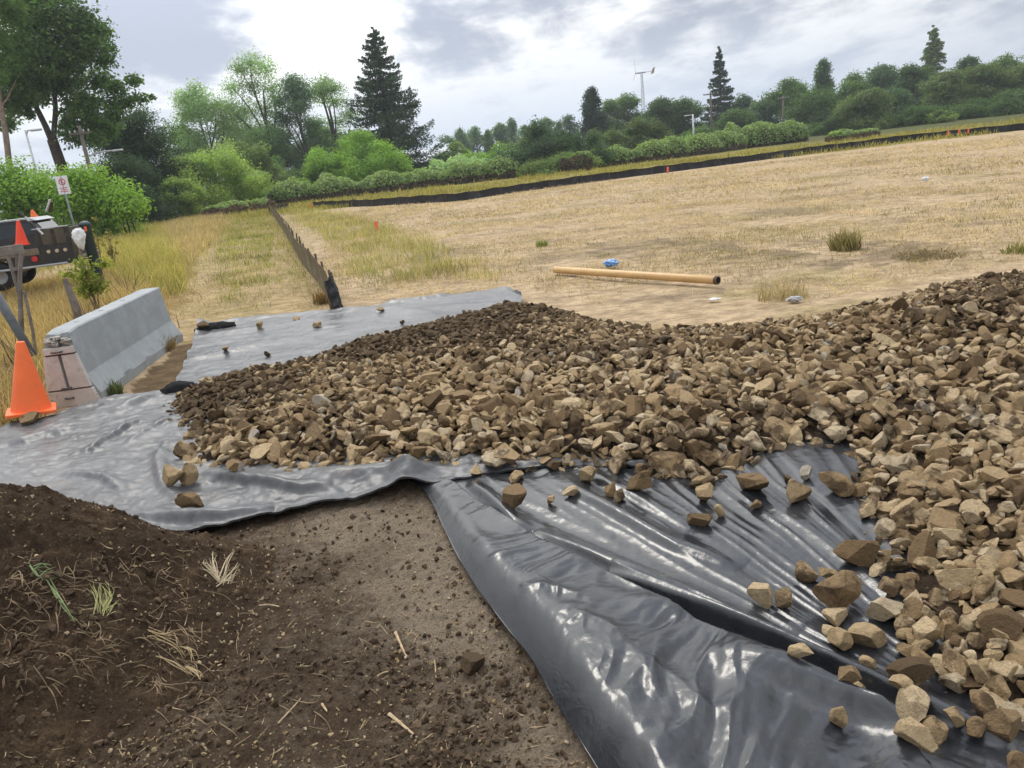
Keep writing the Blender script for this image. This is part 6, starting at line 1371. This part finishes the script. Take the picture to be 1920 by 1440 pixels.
def truck():
    Y = 19.5; rear = at(140, 478, Y)                     # rear lower corner nearest us
    ang = math.radians(180 + 13)                         # the nose points left and a little towards us
    root = thing('pickup_truck', 'dark pickup truck with silver cab roof carrying cones and boards', 'truck', (rear[0], rear[1], 0.30), ang)
    # local: x forward from the tail, y to its right hand side (away from us is -y here), z up
    zf = 0.62; root.scale = (0.93, 0.93, 0.93)
    sg = 1                                               # near side is +y
    def side(poly, y0, y1, mat, name, par=root):
        m = MB(); k = len(poly); A = np.array([(x, y0, z) for x, z in poly] + [(x, y1, z) for x, z in poly]); m.add(A, [(i, (i + 1) % k, k + (i + 1) % k, k + i) for i in range(k)] + [tuple(range(k))[::-1], tuple(range(k, 2 * k))]); return m.make(name, mat, par)
    arch = lambda cx, r: [(cx + r * math.cos(t), 0.40 + r * math.sin(t)) for t in np.linspace(math.pi, 0, 11)]
    lower = [(5.45, 0.45), (5.5, 1.05), (4.1, 1.18), (3.95, 1.22), (2.15, 1.20), (2.15, 1.17), (0.0, 1.17), (0.0, 0.5)] + [(x, z) for x, z in [(1.4, 0.5)]] + arch(1.9, 0.43) + [(3.8, 0.45)] + arch(4.6, 0.43)
    side(lower, -1.75, 0.0, M_TRK, 'body')
    cab = [(0.62, 1.16), (0.62, 1.40), (0.80, 1.68), (0.95, 1.73), (2.75, 1.73), (2.95, 1.68), (3.55, 1.19)]
    side(cab, -1.68, -0.07, M_TRK, 'cab')
    roof = [(0.70, 1.685), (0.86, 1.765), (2.8, 1.765), (3.02, 1.685)]; side(roof, -1.66, -0.09, M_SIL, 'roof')
    win = [(0.74, 1.36), (0.88, 1.64), (1.65, 1.66), (1.65, 1.30)]; side(win, -0.068, -0.058, M_GLS, 'window'); side([(1.74, 1.28), (1.74, 1.66), (2.7, 1.66), (3.15, 1.26)], -0.068, -0.058, M_GLS, 'window')
    m = MB(); m.add([(0.612, -1.55, 1.42), (0.612, -0.2, 1.42), (0.765, -0.2, 1.66), (0.765, -1.55, 1.66)], [(0, 1, 2, 3)]); m.make('rear_window', M_GLS, root)
    # bed boards with upright stakes
    bd = MB(); bd.box((0.40, -0.02, 1.24), (0.78, 0.05, 0.40), None, 0.01); bed = bd.make('bed_side', M_OLV, root)
    bd = MB(); bd.box((0.40, -1.72, 1.24), (0.78, 0.05, 0.40), None, 0.01); bd.make('bed_side', M_OLV, root)
    for x in (0.06, 0.38, 0.72): MB().box((x, 0.012, 1.22), (0.08, 0.03, 0.42), None, 0.006).make('upright', M_TRK, bed)
    MB().box((0.42, -0.02, 1.463), (0.86, 0.09, 0.03), None, 0.008).make('bed_rail', M_SIL, bed)
    MB().box((-0.02, -0.87, 1.18), (0.05, 1.7, 0.5), None, 0.01).make('tailgate', M_OLV, root)
    MB().box((-0.12, -0.87, 0.60), (0.16, 1.72, 0.14), None, 0.03).make('bumper', M_BRD, root)
    MB().box((2.35, 0.035, 0.90), (3.1, 0.05, 0.17), None, 0.01).make('running_board', M_BRD, root)
    MB().tube([(0.2, 0.05, 0.52), (3.4, 0.05, 0.52)], 0.03, 8).make('side_rail', M_SIL, root)
    for x in (0.18, 0.38, 0.58): MB().tube([(x, 0.0, 0.86), (x, 0.05, 0.86)], 0.045, 12).make('reflector', M_AMB, root)
    MB().tube([(0.95, 0.0, 0.72), (0.95, 0.06, 0.72)], 0.075, 16).make('marker_light', M_RED, root)
    for x in (1.9, 4.6):
        for y in (-0.12, -1.62):
            R90 = [[1, 0, 0], [0, 0, 1], [0, -1, 0]]
            w = MB().lathe([(0.20, -0.11), (0.34, -0.115), (0.375, -0.07), (0.375, 0.07), (0.34, 0.115), (0.20, 0.11)], 30, (x, y, 0.375), R90).make('tyre', M_TYRE, root, smooth=True)
            MB().lathe([(0.0, 0.05), (0.06, 0.07), (0.15, 0.05), (0.20, 0.105)], 24, (x, y, 0.375), R90).make('rim', M_RIM, w, smooth=True)
    return root
TRK = truck()
bpy.context.view_layer.update()
def on_truck(x, y, z): return tuple(TRK.matrix_world @ Vector((x, y, z)))
cone('bright red-orange cone standing on the near edge of the truck beside the leaning bar', at(42, 459, 18.3), 0.55, 0.13, 0.26, M_ORR, (0, math.radians(5)), 0.2)
cone('pale-banded orange cone on the far side of the truck bed behind the leaning bar', at(69, 420, 20.6), 0.36, 0.13, 0.24, M_OR, (0, math.radians(-3)), 0.2, None, (0.05, 0.11))
def bar():
    a, b = at(36, 396, 18.6), at(82, 441, 18.4); root = thing('leaning_bar', 'dark bar with pale ends leaning against the truck side', 'bar', b)
    MB().tube([a - b, (0, 0, 0)], 0.022, 8).make('rod', M_TRK, root)
    d = b - a
    for t0, t1 in ((0.25, 0.42), (0.72, 0.98)): MB().tube([a + d * t0 - b, a + d * t1 - b], 0.026, 8).make('pale_sleeve', M_SIL, root)
bar()
def mirror_board():
    a = at(88, 397, 20.0); root = thing('white_board', 'narrow curved white board sticking up above the truck roof', 'board', a)
    mb = MB(); p = np.array([at(87, 396, 20.0), at(91, 385, 20.0), at(93, 374, 20.0)]) - a
    for i in range(2): mb.beam(p[i], p[i + 1], 0.09, 0.02)
    mb.make('board', M_WHITE, root)
    o = MB().beam(at(96, 398, 20.1) - a, at(96, 378, 20.1) - a, 0.16, 0.02).make('dark_panel', M_TRK, root)
mirror_board()
def brace():
    Y = 10.6; q = lambda a, b, d=0: at(a, b, Y + d); f = q(42, 655); f[2] = 0
    root = thing('wooden_fence_brace', 'grey weathered wooden fence post with a rail and forked struts before the truck', 'fence post', f)
    def w(n_, pts, r_, nm): MB().tube(smoothline(np.array(pts) - f, n_, 3), np.linspace(r_, r_ * .8, n_), 8, True, 0.10, len(nm)).make(nm, M_WOODG, root)
    g = q(44, 700); g[2] = -0.1
    w(9, [g, q(40, 610), q(36, 540), q(37, 500), q(42, 462)], 0.036, 'post'); w(7, [q(36, 550), q(26, 515), q(14, 478)], 0.030, 'strut'); w(7, [q(34, 545, .04), q(32, 505, .04), q(31, 470, .04)], 0.024, 'strut')
    g2 = q(70, 690); g2[2] = -0.1
    w(7, [g2, q(60, 610), q(50, 570), q(44, 540)], 0.024, 'strut')
    MB().beam(q(-40, 478) - f, q(44, 466) - f, 0.04, 0.13, 0.008).make('rail', M_WOODG, root)
    MB().beam(q(20, 507) - f, q(40, 503) - f, 0.03, 0.05, 0.006).make('cross_piece', M_WOODG, root)
brace()
def pole_lean():
    Y = 9.6; f = at(40, 650, Y); f[2] = 0; root = thing('leaning_post', 'dark grey post leaning at the left edge below the fence brace', 'post', f)
    a = at(-12, 545, Y); b = at(36, 625, Y); d = (b - a); MB().tube(np.array([a, b, b + d * 0.55]) - f, (0.055, 0.05, 0.045), 9, True, 0.06).make('timber', simple('dark_timber', (0.10, 0.11, 0.12), 0.8, 0, 0.25, 8, 0.4), root, smooth=True)
pole_lean()
def bagpost():
    Y = 17; f = at(152, 470, Y); f[2] = 0; root = thing('bagged_post', 'post with a white bag pulled over its top beside the sign', 'bagged post', f)
    MB().tube([(0, 0, -0.1), at(150, 470, Y) - f, at(146, 440, Y) - f], (0.03, 0.028, 0.025), 8).make('post', M_WOODG, root)
    V, F = ICO[4]; V = V.copy(); k = 1 + 0.28 * fbm(V[:, 0] * 1.8, V[:, 1] * 1.8, V[:, 2] * 1.8, 3); V = V * k[:, None] * (0.12, 0.10, 0.22); V[:, 0] *= 1 + 0.5 * V[:, 2] / 0.22
    c = at(149, 448, Y) - f; mk('bag', V + c, F, M_BAG, root, smooth=False)
bagpost()
def bin_():
    Y = 20; a = at(158, 418, Y); f = a.copy(); f[2] = 0; root = thing('utility_bin', 'dark teal bin with an orange tag behind the bagged post', 'bin', f)
    MB().lathe([(0.10, 0), (0.12, 0.05), (0.13, a[2] - 0.06), (0.145, a[2] - 0.05), (0.145, a[2] - 0.02), (0.08, a[2] + 0.04), (0, a[2] + 0.05)], 22).make('drum', simple('teal', (0.03, 0.055, 0.06), 0.5), root, smooth=True)
    c = at(165, 422, Y) - f; MB().box(c + (-0.02, -0.13, -0.08), (0.06, 0.02, 0.12), None, 0.004).make('tag', M_FLAG, root)
bin_()
def sapling(label, px, top, foot, hw, Y, style, seed, n=900, lf=0.09):
    r = np.random.RandomState(seed); f = at(px, foot, Y); f[2] = 0; t = at(px, top, Y); mpp = Y / FPX; root = thing('sapling', label, 'sapling', f)
    mb = MB(); lob = []
    for i in range(6):
        e = np.array((r.uniform(-1, 1) * hw * mpp * .7, r.uniform(-1, 1) * hw * mpp * .5, t[2] * r.uniform(.55, .97))); mb.tube(np.array([(0, 0, -0.05), (e[0] * .25, e[1] * .3, e[2] * .5), e]), (0.018, 0.012, 0.004), 6, False); s = hw * mpp * r.uniform(.3, .5); lob.append((*e, s, s, s * .7)); lob.append((e[0] * .5, e[1] * .5, e[2] * .62, s, s, s * .8))
    p, d, k, _ = crown_points(lob, n, r, 0.6); V, F = leaf_mesh(p, d * .4 + r.normal(0, .5, p.shape) + (0, 0, .6), lf * r.uniform(.6, 1.3, len(p)), r, 0.45); c = np.array(GREENS[style]) * (1 + r.uniform(-.25, .4, (len(p), 1)))
    mk('crown', V, F, M_LEAF, root, col=np.repeat(c, 4, 0)); mb.make('stems', M_STEM, root)
GREENS['gold'] = (0.26, 0.21, 0.06); GREENS['lime'] = (0.20, 0.24, 0.04)
sapling('yellow green sapling below the bagged post, behind the barrier', 172, 452, 540, 50, 15, 'lime', 1, 1200)
sapling('thin golden sapling at the roadside right of the bin', 180, 398, 455, 22, 24, 'gold', 2, 420, 0.09)
sapling('small golden green sapling right of the thin golden one', 205, 420, 456, 18, 25, 'gold', 3, 260, 0.09)
def dead(label, px, foot, h, spread, Y, seed, n=16):
    r = np.random.RandomState(seed); f = at(px, foot, Y); f[2] = 0; mb = MB()
    for i in range(n):
        a = r.uniform(0, 6.283); L = h * r.uniform(.4, 1.0); e = np.array((math.cos(a) * spread * r.rand(), math.sin(a) * spread * r.rand(), L)); b = np.array((r.normal(0, .06), r.normal(0, .06), -0.05)); mb.tube([b, (b + e) / 2 + r.normal(0, .03, 3), e], (0.012, 0.008, 0.003), 5, False, 0.1, i)
    return tag(mb.make('dead_shrub', M_STEM, None, f), label, 'dead shrub')
dead('grey brown dead stems in the dry grass behind the barrier', 158, 590, 0.75, 0.35, 11.5, 1, 26)
dead('thin dead twiggy stems by the near left edge', 40, 700, 0.8, 0.4, 10.0, 2, 14)
dead('dead stems at the head of the bank, left of the yellow grass', 228, 500, 0.8, 0.5, 17, 3, 14)
def stump():
    Y = 12.6; f = at(142, 575, Y); f[2] = 0; mb = MB(); t = at(142, 520, Y)[2]
    mb.tube([(0.02, 0, -0.1), (0, 0, t * .5), (-0.05, 0, t)], (0.08, 0.06, 0.04), 10, True, 0.25, 5); return tag(mb.make('broken_post', M_WOODG, None, f), 'short broken grey post in dry grass right of the truck', 'post')
stump()

# ------------------------------------------------------------------ poles, lamps, windmill, house far off
M_POLE = simple('pole_wood', (0.15, 0.125, 0.105), 0.9, 0, 0.2, 2, 0.3); M_LAMP = simple('lamp_metal', (0.52, 0.54, 0.56), 0.4, 0.3)
def lamp_arm(mb, a, b): mb.tube(smoothline(np.array([a, (np.array(a) + b) / 2 + (0, 0, 0.15), b]), 8, 3), 0.05, 6)
def upole(label, px, top, Y, arms=(), name='utility_pole', rad=0.16, lamp=None, group=None, mat=None):
    a = at(px, top, Y); root = thing(name, label, 'utility pole' if name == 'utility_pole' else 'street lamp', (a[0], Y, 0), 0, group); Hh = a[2]
    MB().tube([(0, 0, -0.3), (0, 0, Hh)], (rad, rad * 0.68), 12).make('pole', mat or M_POLE, root, smooth=True)
    for z, w in arms:
        MB().beam((-w / 2, -rad, Hh - z), (w / 2, -rad, Hh - z), 0.10, 0.13).make('crossarm', M_POLE, root)
        for x in (-w / 2 + .1, -w / 5, w / 5, w / 2 - .1): MB().lathe([(0.03, 0), (0.06, 0.04), (0.05, 0.12), (0.03, 0.17), (0, 0.18)], 10, (x, -rad, Hh - z + .065)).make('insulator', M_LAMP, root, smooth=True)
    if lamp:
        for dz, dx in lamp:
            mb = MB(); lamp_arm(mb, (0, 0, Hh - dz - 0.25), np.array((dx, -0.1, Hh - dz))); arm = mb.make('lamp_arm', M_LAMP, root)
            MB().box((dx + 0.35 * np.sign(dx), -0.1, Hh - dz - 0.02), (0.75, 0.26, 0.14), None, 0.05).make('lamp_head', M_LAMP, arm)
    return root
upole('brown utility pole with crossarms in front of the pointed conifer', 1332, 172, 116, ((0.35, 2.2), (2.1, 1.6)), rad=0.19)
upole('utility pole in front of the twin-topped green tree', 1468, 180, 124, ((0.4, 1.8),), rad=0.18)
upole('pale grey short lamp post left of the utility pole with crossarms', 1299, 214, 112, (), 'street_lamp', 0.17, ((0.1, -0.55),), mat=M_LAMP)
upole('dark utility pole with a long street lamp arm behind the bright hedge', 148, 236, 57, ((0.5, 1.5),), rad=0.17, lamp=((1.85, 1.9),))
upole('street lamp with a pale head left of the forked tree trunk', 47, 244, 54, (), 'street_lamp', 0.09, ((0.05, 0.40),), mat=M_LAMP)
def windmill():
    Y = 190; a = at(1203, 136, Y); root = thing('wind_turbine', 'small wind turbine on a slim lattice tower rising behind the trees', 'wind turbine', (a[0], Y, 0)); Hh = a[2]
    mb = MB(); leg = lambda k, z: np.array((math.cos(k * 2.094 + .5), math.sin(k * 2.094 + .5), 0)) * (0.75 - 0.55 * z / Hh) + (0, 0, z)
    for k in range(3): mb.tube([leg(k, 0), leg(k, Hh - .3)], (0.07, 0.05), 6)
    zs = np.linspace(0, Hh - .3, 15)
    for i in range(14):
        for k in range(3): mb.tube([leg(k, zs[i]), leg((k + 1) % 3, zs[i + 1])], 0.025, 5); mb.tube([leg(k, zs[i]), leg((k + 1) % 3, zs[i])], 0.025, 5)
    mb.make('tower', M_LAMP, root)
    MB().tube([(-1.2, 0, Hh), (-0.8, 0, Hh), (0.6, 0, Hh), (1.0, 0, Hh)], (0.10, 0.22, 0.20, 0.10), 10).make('nacelle', M_LAMP, root, smooth=True)
    MB().tube([(0.8, 0, Hh), (2.6, 0, Hh + .1)], 0.07, 6).make('tail_boom', M_LAMP, root)
    m = MB(); A = np.array([(2.1, -.03, Hh - .6), (2.8, -.03, Hh - .4), (3.2, -.03, Hh + 1.0), (2.6, -.03, Hh + .6)]); B = A + (0, .06, 0); m.add(np.concatenate((A, B)), [(0, 1, 2, 3), (7, 6, 5, 4), (0, 4, 5, 1), (1, 5, 6, 2), (2, 6, 7, 3), (3, 7, 4, 0)]); m.make('tail_vane', simple('ochre_vane', (0.40, 0.27, 0.10), 0.6), root)
    hub = MB().lathe([(0, -.25), (.2, -.15), (.22, .15), (0, .2)], 12, (-1.35, 0, Hh), [[0, 0, -1], [0, 1, 0], [1, 0, 0]]).make('hub', M_LAMP, root, smooth=True)
    for ang in (92, 212, 332):
        t = math.radians(ang); d = np.array((0, math.cos(t), math.sin(t))) + np.array((-0.05, 0, 0)); m = MB(); m.beam(np.array((-1.4, 0, Hh)) + d * .2, np.array((-1.4, 0, Hh)) + d * 2.9, 0.11, 0.05, 0.02, (1, 0.25, 0)); m.make('blade', M_LAMP, root)
windmill()
def house():
    Y = 128; a = at(792, 284, Y); root = thing('house', 'small pale roofed house half hidden behind the big spruce', 'house', (a[0], Y, 0), 0.15); Hh = a[2]
    MB().box((0, 0, Hh * .33), (11, 7, Hh * .66)).make('wall', simple('house_wall', (0.40, 0.40, 0.38), 0.8), root)
    A = [(-6, -4.2, Hh * .62), (6, -4.2, Hh * .62), (6, 4.2, Hh * .62), (-6, 4.2, Hh * .62), (-6, 0, Hh + .3), (6, 0, Hh + .3)]; MB().add(A, [(0, 1, 5, 4), (2, 3, 4, 5), (0, 4, 3), (1, 2, 5), (3, 2, 1, 0)]).make('roof', simple('pale_roof', (0.50, 0.53, 0.57), 0.6, 0, 0.06, 2, 0.1), root)
    for x in (-3, 0.5, 3.4): MB().box((x, -3.52, Hh * .36), (1.2, 0.08, 1.2)).make('window', M_GLS, root)
    MB().box((1.9, -3.52, 1.05), (1.0, 0.08, 2.1)).make('door', simple('door_paint', (0.2, 0.2, 0.19), 0.6), root)
house()

# ------------------------------------------------------------------ the air
def haze():
    mt = bpy.data.materials.new('haze'); mt.use_nodes = True; g = NT(mt.node_tree)
    v = g.n('ShaderNodeVolumePrincipled', ins={'Color': (0.86, 0.91, 1.0, 1), 'Density': 0.00045, 'Anisotropy': 0.2})
    o = g.n('ShaderNodeOutputMaterial'); g.t.links.new(v.outputs[0], o.inputs['Volume'])
    b = MB().box((0, 200, 17), (900, 640, 40)); tag(b.make('haze', mt), 'thin pale air over the field', 'haze', None, 'stuff')
haze()
